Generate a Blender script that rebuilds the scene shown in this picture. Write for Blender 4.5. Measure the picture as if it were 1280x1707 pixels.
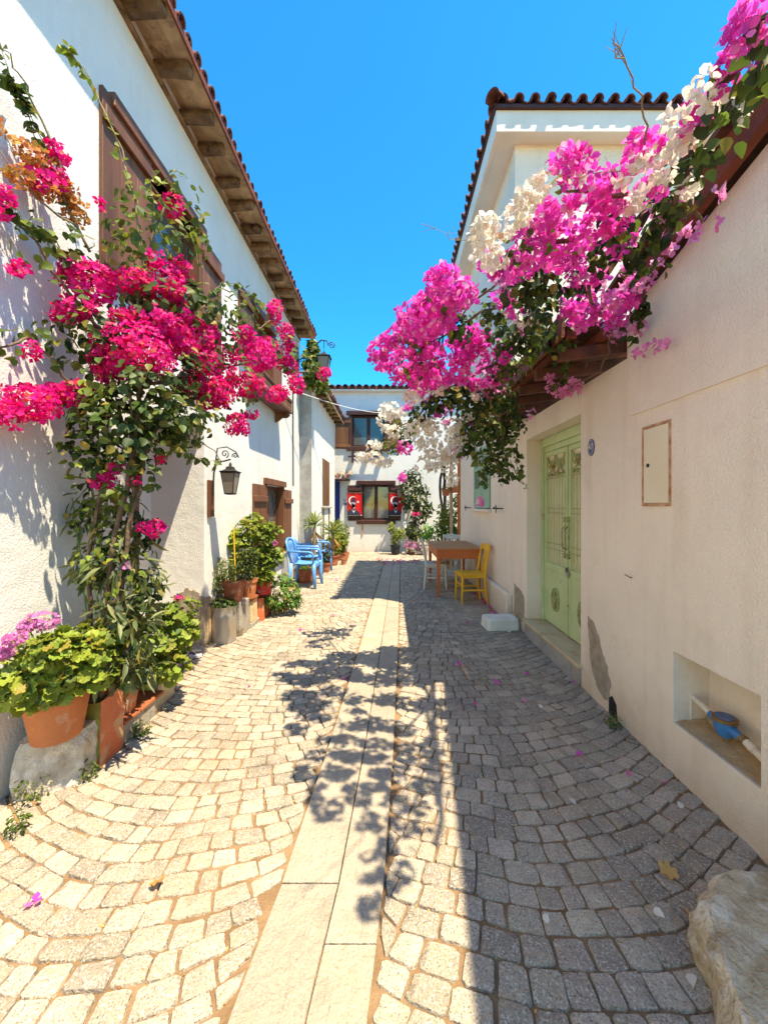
import bpy, math, random
import numpy as np
from mathutils import Vector, Matrix
for _o in list(bpy.data.objects): bpy.data.objects.remove(_o)
SC = bpy.context.scene; COL = SC.collection
R = math.radians
random.seed(7); RNG = np.random.default_rng(11)
# ------------------------------------------------------------- camera
EYE = 1.5
cam = bpy.data.objects.new('camera', bpy.data.cameras.new('camera')); COL.objects.link(cam)
cam.location = (0, 0, EYE); cam.rotation_euler = (R(90), 0, 0)
cam.data.sensor_fit = 'HORIZONTAL'; cam.data.sensor_width = 36; cam.data.lens = 18.0
cam.data.shift_x = -10/1280; cam.data.shift_y = -10.5/1280
cam.data.clip_start = .05; cam.data.clip_end = 500
SC.camera = cam
# ------------------------------------------------------------- sun and sky
LX, LY = -.335, .245                      # how far the light travels sideways per metre it falls
SUN_EL = math.atan(1/math.hypot(LX, LY)); SUN_AZ = math.atan2(-LX, -LY)   # azimuth of the sun from +Y towards +X
W = bpy.data.worlds.new('World'); SC.world = W; W.use_nodes = True
nt = W.node_tree; nt.nodes.clear()
sky = nt.nodes.new('ShaderNodeTexSky'); sky.sky_type = 'NISHITA'; sky.sun_disc = False
sky.sun_elevation = SUN_EL; sky.sun_rotation = SUN_AZ
sky.altitude = 0; sky.air_density = 1.0; sky.dust_density = .15; sky.ozone_density = 1.3
hs = nt.nodes.new('ShaderNodeHueSaturation'); hs.inputs['Hue'].default_value = .505; hs.inputs['Saturation'].default_value = 2.6
bg = nt.nodes.new('ShaderNodeBackground'); bg.inputs[1].default_value = .10
wo = nt.nodes.new('ShaderNodeOutputWorld')
nt.links.new(sky.outputs[0], hs.inputs['Color']); nt.links.new(hs.outputs[0], bg.inputs[0]); nt.links.new(bg.outputs[0], wo.inputs[0])
sl = bpy.data.lights.new('sun', 'SUN'); sl.energy = 2.0; sl.angle = R(.55); sl.color = (1, .985, .975)
so = bpy.data.objects.new('sun', sl); COL.objects.link(so); so.location = (4, -3, 12)
so.rotation_euler = Vector((LX, LY, -1)).to_track_quat('-Z', 'Y').to_euler()
vs = SC.view_settings; vs.view_transform = 'Standard'; vs.look = 'None'; vs.gamma = 1; vs.exposure = 2.3; vs.use_white_balance = True; vs.white_balance_temperature = 9500; vs.white_balance_tint = 3; vs.use_curve_mapping = False
SC.cycles.max_bounces = 8; SC.cycles.diffuse_bounces = 7; SC.cycles.transparent_max_bounces = 8
# ------------------------------------------------------------- pixel ray -> place at a given depth
F = 640.
def P(px, py, Y): return Vector(((px-650)/F*Y, Y, EYE-(py-843)/F*Y))
def PX(px, py, x): return P(px, py, F*x/(px-650))           # where that ray meets the plane X = x
# ------------------------------------------------------------- materials
def M(name, c1, c2=None, scale=6, rough=.8, bump=0, bscale=60, trans=0, rnd=0, metal=0, c3=None, c3scale=2, c3at=(.55, .62), spec=.4, bdist=.01, detail=5, stretch=None, bump2=0, b2scale=8, coord='pos', sat=0, fade=None):
    m = bpy.data.materials.new(name); m.use_nodes = True
    n = m.node_tree.nodes; l = m.node_tree.links; n.clear()
    out = n.new('ShaderNodeOutputMaterial'); b = n.new('ShaderNodeBsdfPrincipled')
    b.inputs['Roughness'].default_value = rough; b.inputs['Metallic'].default_value = metal
    b.inputs['Specular IOR Level'].default_value = spec
    if coord == 'pos': vec = n.new('ShaderNodeNewGeometry').outputs['Position']
    else: vec = n.new('ShaderNodeTexCoord').outputs['Object']
    if stretch:
        mp = n.new('ShaderNodeMapping'); mp.inputs['Scale'].default_value = stretch; l.new(vec, mp.inputs[0]); vec = mp.outputs[0]
    def noise(sc, det=detail, rg=.55):
        t = n.new('ShaderNodeTexNoise'); t.inputs['Scale'].default_value = sc; t.inputs['Detail'].default_value = det
        t.inputs['Roughness'].default_value = rg; l.new(vec, t.inputs['Vector']); return t.outputs[0]
    def ramp(src, a, z):
        r = n.new('ShaderNodeMapRange'); r.inputs[1].default_value = a; r.inputs[2].default_value = z; l.new(src, r.inputs[0]); return r.outputs[0]
    def mix(f, A, B):
        x = n.new('ShaderNodeMix'); x.data_type = 'RGBA'
        if isinstance(f, float): x.inputs[0].default_value = f
        else: l.new(f, x.inputs[0])
        for s, v in ((6, A), (7, B)):
            if isinstance(v, tuple): x.inputs[s].default_value = (*v[:3], 1)
            else: l.new(v, x.inputs[s])
        return x.outputs[2]
    col = c1
    if c2: col = mix(ramp(noise(scale), .36, .64), c1, c2)
    if c3: col = mix(ramp(noise(c3scale, 7, .65), *c3at), col, c3)
    if rnd:
        oi = n.new('ShaderNodeObjectInfo').outputs['Random']; ge = n.new('ShaderNodeNewGeometry').outputs['Random Per Island']
        ad = n.new('ShaderNodeMath'); ad.operation = 'ADD'; l.new(oi, ad.inputs[0]); l.new(ge, ad.inputs[1])
        fr = n.new('ShaderNodeMath'); fr.operation = 'FRACT'; l.new(ad.outputs[0], fr.inputs[0])
        v = n.new('ShaderNodeMapRange'); v.inputs[3].default_value = 1-rnd; v.inputs[4].default_value = 1+rnd; l.new(fr.outputs[0], v.inputs[0])
        h = n.new('ShaderNodeHueSaturation'); l.new(v.outputs[0], h.inputs['Value'])
        if sat:
            v2 = n.new('ShaderNodeMapRange'); v2.inputs[3].default_value = .5-sat; v2.inputs[4].default_value = .5+sat
            w = n.new('ShaderNodeMath'); w.operation = 'MULTIPLY'; w.inputs[1].default_value = 7.31; l.new(fr.outputs[0], w.inputs[0])
            w2 = n.new('ShaderNodeMath'); w2.operation = 'FRACT'; l.new(w.outputs[0], w2.inputs[0]); l.new(w2.outputs[0], v2.inputs[0]); l.new(v2.outputs[0], h.inputs['Hue'])
        if isinstance(col, tuple): h.inputs['Color'].default_value = (*col[:3], 1)
        else: l.new(col, h.inputs['Color'])
        col = h.outputs[0]
    if fade and rnd:
        q = n.new('ShaderNodeMath'); q.operation = 'MULTIPLY'; q.inputs[1].default_value = 13.7; l.new(fr.outputs[0], q.inputs[0])
        q2 = n.new('ShaderNodeMath'); q2.operation = 'FRACT'; l.new(q.outputs[0], q2.inputs[0]); col = mix(ramp(q2.outputs[0], fade[1], 1.0), col, fade[0])
    if isinstance(col, tuple): b.inputs['Base Color'].default_value = (*col[:3], 1)
    else: l.new(col, b.inputs['Base Color'])
    nrm = None
    for st, sc, ds in ((bump2, b2scale, .03), (bump, bscale, bdist)):
        if st:
            bp = n.new('ShaderNodeBump'); bp.inputs['Strength'].default_value = st; bp.inputs['Distance'].default_value = ds
            l.new(noise(sc, 4), bp.inputs['Height'])
            if nrm: l.new(nrm, bp.inputs['Normal'])
            nrm = bp.outputs[0]
    if nrm: l.new(nrm, b.inputs['Normal'])
    if trans:
        tr = n.new('ShaderNodeBsdfTranslucent'); mx = n.new('ShaderNodeMixShader'); mx.inputs[0].default_value = trans
        if isinstance(col, tuple): tr.inputs[0].default_value = (*col[:3], 1)
        else: l.new(col, tr.inputs[0])
        l.new(b.outputs[0], mx.inputs[1]); l.new(tr.outputs[0], mx.inputs[2]); l.new(mx.outputs[0], out.inputs[0])
    else: l.new(b.outputs[0], out.inputs[0])
    m['bsdf'] = b.name
    return m
def wallmat(name, base, dirt, streak=.25, bump=.5, foot=.5):
    """rough plaster: lumpy relief, cloudy stains, rain streaks, grime along the foot"""
    m = M(name, base, tuple(c*.93 for c in base), 1.7, .9, bump, 85, bump2=.22, b2scale=9, bdist=.007)
    n = m.node_tree.nodes; l = m.node_tree.links; b = n[m['bsdf']]
    src = b.inputs['Base Color'].links[0].from_socket
    g = n.new('ShaderNodeNewGeometry').outputs['Position']
    def nz(scl, sc, det=6):
        mp = n.new('ShaderNodeMapping'); mp.inputs['Scale'].default_value = scl; l.new(g, mp.inputs[0])
        t = n.new('ShaderNodeTexNoise'); t.inputs['Scale'].default_value = sc; t.inputs['Detail'].default_value = det; t.inputs['Roughness'].default_value = .65
        l.new(mp.outputs[0], t.inputs['Vector']); return t.outputs[0]
    def mr(s, a, z, o0=0., o1=1.):
        r = n.new('ShaderNodeMapRange'); r.inputs[1].default_value = a; r.inputs[2].default_value = z; r.inputs[3].default_value = o0; r.inputs[4].default_value = o1; l.new(s, r.inputs[0]); return r.outputs[0]
    def op(o, a, c):
        q = n.new('ShaderNodeMath'); q.operation = o
        for i, v in ((0, a), (1, c)):
            if isinstance(v, (int, float)): q.inputs[i].default_value = v
            else: l.new(v, q.inputs[i])
        return q.outputs[0]
    st = mr(nz((4, 4, .35), 1.6), .5, .78, 0, streak)
    cl = mr(nz((1, 1, 1), 3.1, 9), .55, .8, 0, streak)
    sx = n.new('ShaderNodeSeparateXYZ'); l.new(g, sx.inputs[0])
    h = op('ADD', sx.outputs[2], op('MULTIPLY', nz((1, 1, 1), 4), -.5))
    ft = mr(h, -.25, .25, foot, 0)
    vd = n.new('ShaderNodeTexVoronoi'); vd.feature = 'DISTANCE_TO_EDGE'; vd.inputs['Scale'].default_value = .9
    wv = n.new('ShaderNodeVectorMath'); wv.operation = 'MULTIPLY_ADD'; nn = n.new('ShaderNodeTexNoise'); nn.inputs['Scale'].default_value = 5; nn.inputs['Detail'].default_value = 6; l.new(g, nn.inputs['Vector'])
    l.new(nn.outputs['Color'], wv.inputs[0]); wv.inputs[1].default_value = (.5, .5, .5); l.new(g, wv.inputs[2]); l.new(wv.outputs[0], vd.inputs['Vector'])
    ck = op('MULTIPLY', mr(vd.outputs['Distance'], .001, .004, .3, 0), mr(nz((1, 1, 1), 1.1), .54, .60))
    st = op('ADD', st, ck)
    tot = op('MINIMUM', op('ADD', op('ADD', st, cl), ft), .85)
    x = n.new('ShaderNodeMix'); x.data_type = 'RGBA'; l.new(tot, x.inputs[0]); l.new(src, x.inputs[6]); x.inputs[7].default_value = (*dirt, 1)
    l.new(x.outputs[2], b.inputs['Base Color'])
    return m
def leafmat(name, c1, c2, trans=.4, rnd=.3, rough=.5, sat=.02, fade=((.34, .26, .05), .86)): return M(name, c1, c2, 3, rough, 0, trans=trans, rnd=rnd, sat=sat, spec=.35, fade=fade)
MT = dict(
 wall_white=wallmat('white_plaster', (.80, .785, .75), (.50, .44, .36), .20, .55, .5),
 wall_cream=wallmat('cream_plaster', (.90, .785, .665), (.62, .47, .33), .30, 1.0, .7),
 wall_far=wallmat('far_plaster', (.78, .77, .74), (.45, .40, .34), .14, .3, .3),
 plaster_grey=M('bare_plaster', (.42, .35, .27), (.30, .24, .18), 14, .95, .8, 70),
 grey_render=M('grey_render', (.40, .385, .37), (.30, .28, .26), 6, .95, .8, 60),
 soffit=M('soffit_paint', (.80, .76, .70), (.72, .67, .60), 2, .8, .1, 40),
 wood=M('brown_wood', (.21, .082, .038), (.135, .048, .022), 7, .55, .4, 60, stretch=(1, 1, .12), rnd=.2),
 wood_far=M('stained_wood', (.20, .085, .035), (.13, .05, .022), 9, .6, .3, 60, stretch=(1, 1, .12), rnd=.2),
 board=M('dark_board', (.07, .022, .014), (.045, .014, .010), 7, .5, .3, 60, rnd=.2),
 rafter=M('old_rafter', (.27, .16, .085), (.14, .078, .04), 12, .9, .9, 40, rnd=.3, c3=(.035, .02, .012), c3scale=6, c3at=(.56, .66)),
 plank=M('old_plank', (.58, .41, .24), (.42, .28, .16), 10, .9, .6, 50, rnd=.25, c3=(.10, .055, .03), c3scale=4, c3at=(.55, .7)),
 redwood=M('red_beam', (.25, .062, .028), (.16, .038, .02), 5, .7, .5, 50, c3=(.07, .03, .02), c3scale=3, c3at=(.58, .75)),
 darkwood=M('canopy_wood', (.16, .055, .03), (.08, .03, .018), 9, .8, .6, 50, rnd=.25),
 tile=M('roof_tile', (.19, .065, .05), (.10, .04, .035), 9, .85, .6, 60, rnd=.35, c3=(.28, .2, .14), c3scale=7, c3at=(.62, .75)),
 tile_pale=M('weathered_tile', (.42, .33, .25), (.28, .2, .15), 9, .9, .6, 60, rnd=.3),
 green=M('green_paint', (.54, .64, .34), (.47, .57, .29), 4, .55, .15, 40, c3=(.40, .20, .07), c3scale=9, c3at=(.62, .72)),
 green_dark=M('green_iron', (.32, .40, .15), (.40, .46, .2), 20, .6, .3, 50, c3=(.25, .11, .04), c3scale=18, c3at=(.5, .62)),
 frost=M('frosted_pane', (.82, .72, .55), (.74, .62, .44), 3, .35),
 marble=M('worn_marble', (.66, .53, .36), (.52, .38, .22), 3, .6, .3, 60, c3=(.4, .24, .12), c3scale=4, c3at=(.58, .75)),
 concrete=M('concrete', (.40, .36, .31), (.30, .26, .21), 8, .95, .7, 60, c3=(.22, .16, .1), c3scale=4),
 granite_slab=M('slab_granite', (.37, .305, .235), (.27, .215, .16), 5, .85, .9, 110, c3=(.40, .28, .175), c3scale=2.2, c3at=(.48, .66), rnd=.08),
 shutter_green=M('sage_paint', (.30, .50, .36), (.26, .44, .32), 5, .6, .1, 40),
 iron=M('black_iron', (.022, .02, .02), (.04, .034, .03), 20, .55, .3, 80, metal=.3),
 lamp_glass=M('lantern_pane', (.50, .45, .36), (.42, .37, .3), 8, .25, trans=.4),
 terracotta=M('terracotta', (.54, .18, .07), (.43, .13, .05), 5, .8, .3, 60, c3=(.60, .42, .32), c3scale=6, c3at=(.53, .72)),
 terra_dark=M('dark_terracotta', (.42, .12, .055), (.30, .08, .035), 6, .75, .3, 60, c3=(.5, .3, .2), c3scale=8, c3at=(.54, .72)),
 soil=M('soil', (.05, .03, .02), (.09, .055, .035), 30, .95, .8, 60),
 tin=M('zinc_tin', (.52, .50, .47), (.40, .37, .33), 5, .42, .15, 20, metal=.55, c3=(.42, .33, .24), c3scale=5, c3at=(.6, .78), stretch=(1, 1, .3)),
 tin_red=M('red_tin', (.50, .025, .03), (.42, .02, .02), 6, .45, .2, 30, c3=(.3, .28, .26), c3scale=9, c3at=(.6, .66)),
 tin_orange=M('orange_tin', (.60, .155, .07), (.50, .11, .045), 4, .5, .3, 20, c3=(.50, .30, .18), c3scale=9, c3at=(.50, .62)),
 tin_olive=M('olive_tin', (.30, .27, .06), (.17, .18, .045), 10, .5, .3, 20, c3=(.45, .12, .03), c3scale=9, c3at=(.54, .6)),
 teal=M('teal_paint', (.03, .36, .48), (.03, .28, .40), 8, .45),
 yellow=M('yellow_paint', (.86, .47, .04), (.80, .40, .03), 6, .5, .2, 40, c3=(.45, .18, .03), c3scale=14, c3at=(.64, .72)),
 whitepaint=M('white_paint', (.74, .70, .62), (.62, .56, .47), 9, .6, .2, 40, c3=(.40, .30, .2), c3scale=14, c3at=(.62, .72)),
 table_wood=M('table_wood', (.62, .17, .045), (.52, .13, .035), 6, .5, .2, 40, stretch=(.3, 1, 1)),
 table_top=M('table_top_wood', (.58, .26, .11), (.48, .19, .08), 8, .85, .3, 40, stretch=(.25, 1, 1), c3=(.50, .33, .2), c3scale=3),
 blue_plastic=M('blue_plastic', (.06, .26, .62), (.08, .30, .66), 3, .4, .08, 30, c3=(.17, .40, .70), c3scale=3, spec=.5),
 foam=M('foam', (.80, .77, .70), (.72, .67, .58), 6, .8, .4, 120),
 limestone=M('limestone', (.58, .52, .44), (.40, .345, .275), 12, .95, 1, 60, bump2=1, b2scale=16, c3=(.72, .68, .62), c3scale=8, c3at=(.52, .66), bdist=.012),
 yellowstone=M('yellow_limestone', (.60, .50, .35), (.40, .30, .185), 11, .97, 1, 70, bump2=1, b2scale=18, c3=(.74, .66, .55), c3scale=9, c3at=(.5, .66), bdist=.012, spec=.15),
 meter_blue=M('meter_blue', (.02, .16, .42), (.03, .20, .47), 9, .4, .1, 30, c3=(.13, .2, .3), c3scale=20, c3at=(.58, .7)),
 meter_lid=M('meter_lid', (.10, .16, .32), (.07, .11, .25), 40, .5, .5, 90),
 brass=M('old_brass', (.33, .22, .10), (.22, .13, .06), 20, .5, .3, 60, metal=.5),
 pvc=M('pvc', (.76, .70, .60), (.66, .58, .47), 10, .45),
 pipe_grey=M('old_pipe', (.36, .30, .24), (.26, .2, .15), 20, .6),
 dirt=M('rubble_dirt', (.55, .37, .20), (.44, .28, .14), 14, .95, .9, 60),
 hatch=M('hatch_paint', (.84, .75, .58), (.78, .68, .50), 3, .6, .1, 30, c3=(.50, .20, .08), c3scale=7, c3at=(.66, .76)),
 rust=M('rust', (.42, .15, .055), (.60, .40, .26), 16, .9, .6, 60),
 enamel=M('blue_enamel', (.035, .045, .16), (.05, .06, .2), 10, .35),
 enamel_white=M('white_enamel', (.74, .70, .70), None, 10, .4),
 flag_red=M('red_cloth', (.68, .008, .012), (.58, .006, .010), 5, .8),
 flag_white=M('white_cloth', (.80, .79, .78), None, 5, .8),
 flag_face=M('grey_print', (.46, .47, .52), (.28, .30, .38), 40, .8),
 flag_dark=M('black_print', (.025, .025, .05), (.04, .045, .09), 30, .8),
 blue_door=M('blue_door_paint', (.03, .06, .35), None, 5, .5),
 dark=M('dark_room', (.018, .015, .013), None, 5, .9),
 curtain=M('curtain', (.42, .42, .38), (.32, .31, .27), 7, .9, stretch=(6, 6, .3)),
 cord=M('white_cord', (.8, .76, .7), None, 5, .7),
 rubber=M('black_rubber', (.02, .02, .025), None, 5, .7),
 sandal=M('pale_foam_sole', (.55, .50, .55), (.45, .42, .48), 20, .8),
 bark=M('vine_bark', (.20, .13, .08), (.11, .07, .045), 15, .95, .8, 50),
 bark_dark=M('dark_bark', (.055, .035, .03), (.03, .02, .018), 15, .95, .8, 50),
 bark_white=M('whitewashed_bark', (.68, .66, .62), (.50, .48, .44), 15, .9, .5, 50, c3=(.12, .1, .08), c3scale=9, c3at=(.62, .68)),
 stem_green=M('green_stem', (.16, .24, .07), (.22, .26, .09), 10, .7),
 stem_dry=M('dry_stem', (.30, .22, .12), (.22, .16, .09), 10, .8),
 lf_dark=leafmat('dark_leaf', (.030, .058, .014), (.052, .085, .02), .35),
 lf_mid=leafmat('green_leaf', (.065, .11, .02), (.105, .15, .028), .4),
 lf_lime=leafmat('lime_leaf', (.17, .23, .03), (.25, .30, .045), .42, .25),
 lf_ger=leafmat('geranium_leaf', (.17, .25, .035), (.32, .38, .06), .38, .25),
 lf_olive=leafmat('oleander_leaf', (.12, .15, .06), (.20, .22, .10), .3, .3),
 lf_yucca=leafmat('yucca_leaf', (.20, .28, .09), (.34, .38, .14), .3, .25),
 lf_fern=leafmat('broad_leaf', (.08, .22, .035), (.14, .30, .05), .4, .25),
 br_crimson=leafmat('crimson_bract', (.84, .012, .30), (.78, .009, .17), .5, .3, .6, .015, ((.80, .20, .12), .9)),
 br_magenta=leafmat('magenta_bract', (.88, .10, .60), (.84, .05, .50), .55, .25, .6, .018, ((.88, .45, .62), .72)),
 br_pink=leafmat('pink_bract', (.88, .24, .58), (.90, .36, .64), .5, .22, .6, .015, ((.9, .7, .7), .75)),
 br_white=leafmat('white_bract', (.86, .83, .74), (.84, .77, .68), .45, .12, .6, .004, ((.80, .52, .40), .85)),
 br_dry=leafmat('dried_bract', (.50, .17, .035), (.60, .26, .08), .3, .35, .8),
 petal_lilac=leafmat('lilac_petal', (.66, .15, .48), (.72, .24, .56), .4, .25),
 dryleaf=leafmat('dry_leaf', (.50, .20, .06), (.58, .30, .12), .2, .3),
)
glass = bpy.data.materials.new('window_glass'); glass.use_nodes = True
_b = glass.node_tree.nodes['Principled BSDF']; _b.inputs['Base Color'].default_value = (.75, .8, .8, 1); _b.inputs['Roughness'].default_value = .04
_b.inputs['Transmission Weight'].default_value = .9; _b.inputs['IOR'].default_value = 1.45; MT['glass'] = glass
# granite setts: speckled stone, each one a little different
def sett_material(name, a, b2, sand, sp=1.):
    m = M(name, a, b2, 2.2, .8, .9, 95, rnd=.26*sp, sat=.010, bump2=.55, b2scale=26, bdist=.006)
    n = m.node_tree.nodes; l = m.node_tree.links; b = n[m['bsdf']]; src = b.inputs['Base Color'].links[0].from_socket
    g = n.new('ShaderNodeNewGeometry').outputs['Position']
    def lay(src, sc, lo, hi, col, fac):
        t = n.new('ShaderNodeTexNoise'); t.inputs['Scale'].default_value = sc; t.inputs['Detail'].default_value = 3; l.new(g, t.inputs['Vector'])
        r = n.new('ShaderNodeMapRange'); r.inputs[1].default_value = lo; r.inputs[2].default_value = hi; r.inputs[4].default_value = fac; l.new(t.outputs[0], r.inputs[0])
        x = n.new('ShaderNodeMix'); x.data_type = 'RGBA'; l.new(r.outputs[0], x.inputs[0]); l.new(src, x.inputs[6]); x.inputs[7].default_value = (*col, 1); return x.outputs[2]
    s = lay(src, 120, .54, .62, (.56, .50, .42), .8*sp)
    s = lay(s, 170, .56, .64, (.11, .095, .08), .75*sp)
    s = lay(s, 1.6, .5, .75, sand, .4)
    s = lay(s, 16, .55, .74, sand, .5); s = lay(s, 7, .56, .7, (.15, .125, .10), .35)
    l.new(s, b.inputs['Base Color']); return m
MT['granite_slab'] = sett_material('slab_granite', (.40, .335, .26), (.35, .29, .225), (.42, .32, .22), .3)
MT['sett'] = sett_material('granite_sett', (.31, .255, .20), (.45, .365, .28), (.44, .30, .185))
MT['sand'] = M('joint_sand', (.20, .115, .058), (.29, .18, .10), 8, .98, .9, 70, c3=(.17, .10, .05), c3scale=2.6, c3at=(.5, .72))
# ------------------------------------------------------------- mesh building
class MB:
    def __init__(s): s.v = []; s.f = []; s.m = []; s.cur = 0; s.mats = []
    def use(s, mat):
        mat = MT[mat] if isinstance(mat, str) else mat
        if mat not in s.mats: s.mats.append(mat)
        s.cur = s.mats.index(mat); return s
    def add(s, vs, fs):
        o = len(s.v); s.v += [tuple(v) for v in vs]
        for f in fs: s.f.append(tuple(i+o for i in f)); s.m.append(s.cur)
        return s
    def box(s, a, b, jit=0, rot=None, bev=0):
        """a, b opposite corners; rot = (angle, axis) about the centre"""
        a = Vector(a); b = Vector(b); c = (a+b)/2; h = (b-a)/2
        h = Vector((abs(h.x), abs(h.y), abs(h.z)))
        k = min(bev, min(h)*.8)
        vs = []; fs = []
        if k <= 0:
            for x in (-1, 1):
                for y in (-1, 1):
                    for z in (-1, 1): vs.append(Vector((h.x*x, h.y*y, h.z*z)))
            fs = [(0, 1, 3, 2), (4, 6, 7, 5), (0, 4, 5, 1), (2, 3, 7, 6), (0, 2, 6, 4), (1, 5, 7, 3)]
        else:
            idx = {}
            for x in (-1, 1):
                for y in (-1, 1):
                    for z in (-1, 1):
                        for ax in range(3):
                            p = [h.x*x, h.y*y, h.z*z]; sg = (x, y, z)
                            for q in range(3):
                                if q != ax: p[q] -= k*sg[q]
                            idx[(x, y, z, ax)] = len(vs); vs.append(Vector(p))
            for ax in range(3):
                u, w = (ax+1) % 3, (ax+2) % 3
                for sg in (-1, 1):
                    q = []
                    for su, sw in ((-1, -1), (1, -1), (1, 1), (-1, 1)):
                        c3 = [0, 0, 0]; c3[ax] = sg; c3[u] = su; c3[w] = sw; q.append(idx[(*c3, ax)])
                    fs.append(tuple(q if sg > 0 else q[::-1]))
                for su in (-1, 1):
                    for sw in (-1, 1):
                        c0 = [0, 0, 0]; c0[ax] = -1; c0[u] = su; c0[w] = sw; c1 = list(c0); c1[ax] = 1
                        q = [idx[(*c0, u)], idx[(*c1, u)], idx[(*c1, w)], idx[(*c0, w)]]
                        fs.append(tuple(q if su*sw < 0 else q[::-1]))
            for x in (-1, 1):
                for y in (-1, 1):
                    for z in (-1, 1):
                        t = (idx[(x, y, z, 0)], idx[(x, y, z, 1)], idx[(x, y, z, 2)]); fs.append(t if x*y*z > 0 else t[::-1])
        if jit: vs = [v+Vector([random.uniform(-jit, jit) for _ in range(3)]) for v in vs]
        if rot:
            rm = Matrix.Rotation(rot[0], 3, rot[1]); vs = [rm @ v for v in vs]
        return s.add([v+c for v in vs], fs)
    def tube(s, pts, r, n=8, cap=True, flat=1):
        pts = [Vector(p) for p in pts]; k = len(pts)
        rs = r if isinstance(r, (list, tuple)) else [r]*k
        vs = []; up = None
        for i, p in enumerate(pts):
            d = (pts[min(i+1, k-1)]-pts[max(i-1, 0)]).normalized()
            if up is None: up = Vector((0, 0, 1)) if abs(d.z) < .9 else Vector((1, 0, 0))
            u = d.cross(up).normalized(); w = u.cross(d).normalized(); up = w
            for j in range(n):
                a = 2*math.pi*j/n; vs.append(p+(u*math.cos(a)+w*math.sin(a)*flat)*rs[i])
        fs = [(i*n+j, i*n+(j+1) % n, (i+1)*n+(j+1) % n, (i+1)*n+j) for i in range(k-1) for j in range(n)]
        if cap: fs += [tuple(range(n))[::-1], tuple(range((k-1)*n, k*n))]
        return s.add(vs, fs)
    def lathe(s, prof, c=(0, 0, 0), n=24, sq=None):
        """prof: list of (radius, z); closed where radius is 0"""
        vs = []; c = Vector(c)
        for r, z in prof:
            for j in range(n):
                a = 2*math.pi*(j+.5)/n; x, y = math.cos(a), math.sin(a)
                if sq:
                    q = (abs(x)**sq+abs(y)**sq)**(-1/sq); x *= q; y *= q
                vs.append(c+Vector((r*x, r*y, z)))
        fs = [(i*n+j, i*n+(j+1) % n, (i+1)*n+(j+1) % n, (i+1)*n+j) for i in range(len(prof)-1) for j in range(n)]
        return s.add(vs, fs)
    def prism(s, poly, o, u, v, w):
        """poly 2-D outline in axes u, v from o, extruded by the vector w"""
        o, u, v, w = map(Vector, (o, u, v, w)); n = len(poly)
        b = [o+u*a+v*c for a, c in poly]; t = [p+w for p in b]
        return s.add(b+t, [tuple(range(n))[::-1], tuple(range(n, 2*n))]+[(i, (i+1) % n, n+(i+1) % n, n+i) for i in range(n)])
    def mesh(s, name, off=Vector((0, 0, 0)), smooth=False):
        me = bpy.data.meshes.new(name); me.from_pydata([tuple(Vector(v)-off) for v in s.v], [], s.f)
        for m in s.mats: me.materials.append(m)
        me.polygons.foreach_set('material_index', s.m)
        if smooth: smooth_mesh(me, smooth)
        me.update(); return me
def smooth_mesh(me, ang):
    me.polygons.foreach_set('use_smooth', [True]*len(me.polygons))
    if ang is not True: me.set_sharp_from_angle(angle=R(ang))
def wloc(o):
    v = Vector((0, 0, 0))
    while o: v += o.location; o = o.parent
    return v
def part(name, mb, parent=None, label=None, kind=None, local=False, smooth=False):
    me = mb.mesh(name, Vector((0, 0, 0)) if local or parent is None else wloc(parent), smooth)
    o = bpy.data.objects.new(name, me); COL.objects.link(o); o.parent = parent
    if label: o['label'] = label
    if kind: o['kind'] = kind
    return o
def inst(name, me, parent, loc, rot=(0, 0, 0), sc=1, world=True):
    o = bpy.data.objects.new(name, me); COL.objects.link(o); o.parent = parent
    o.location = Vector(loc)-(wloc(parent) if world and parent else Vector((0, 0, 0))); o.rotation_euler = rot
    o.scale = (sc, sc, sc) if isinstance(sc, (int, float)) else sc
    return o
def thing(name, label, cat, loc=(0, 0, 0), group=None, rz=0):
    o = bpy.data.objects.new(name, None); COL.objects.link(o); o.location = loc; o.rotation_euler = (0, 0, rz); o.empty_display_size = .1
    o['label'] = label; o['category'] = cat
    if group: o['group'] = group
    return o
def tag(o, label, cat, group=None):
    o['label'] = label; o['category'] = cat
    if group: o['group'] = group
    return o
def copy_tree(o, parent=None):
    c = o.copy(); COL.objects.link(c); c.parent = parent
    for ch in o.children: copy_tree(ch, c)
    return c
def panel(mb, axis, c, u0, u1, z0, z1, holes, depth, rear=True, top=None):
    """wall face in the plane axis = c with rectangular holes (u0,u1,z0,z1); reveals go to c+depth.  top: function u -> z"""
    us = sorted({u0, u1, *[h[0] for h in holes], *[h[1] for h in holes], *([u for u in np.arange(u0, u1, .5)] if top else [])})
    zs = sorted({z0, z1, *[h[2] for h in holes], *[h[3] for h in holes]})
    def pt(u, z, d=0):
        if top and z == z1: z = top(u)
        return (c+d, u, z) if axis == 'x' else (u, c+d, z)
    for i in range(len(us)-1):
        for j in range(len(zs)-1):
            cu, cz = (us[i]+us[i+1])/2, (zs[j]+zs[j+1])/2
            if any(h[0] < cu < h[1] and h[2] < cz < h[3] for h in holes): continue
            mb.add([pt(us[i], zs[j]), pt(us[i+1], zs[j]), pt(us[i+1], zs[j+1]), pt(us[i], zs[j+1])], [(0, 1, 2, 3)])
    for h in holes:
        d = h[4] if len(h) > 4 else depth
        a, b, e, g = h[:4]
        q = [pt(a, e), pt(b, e), pt(b, g), pt(a, g), pt(a, e, d), pt(b, e, d), pt(b, g, d), pt(a, g, d)]
        mb.add(q, [(0, 1, 5, 4), (1, 2, 6, 5), (2, 3, 7, 6), (3, 0, 4, 7)])
    return mb
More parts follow.
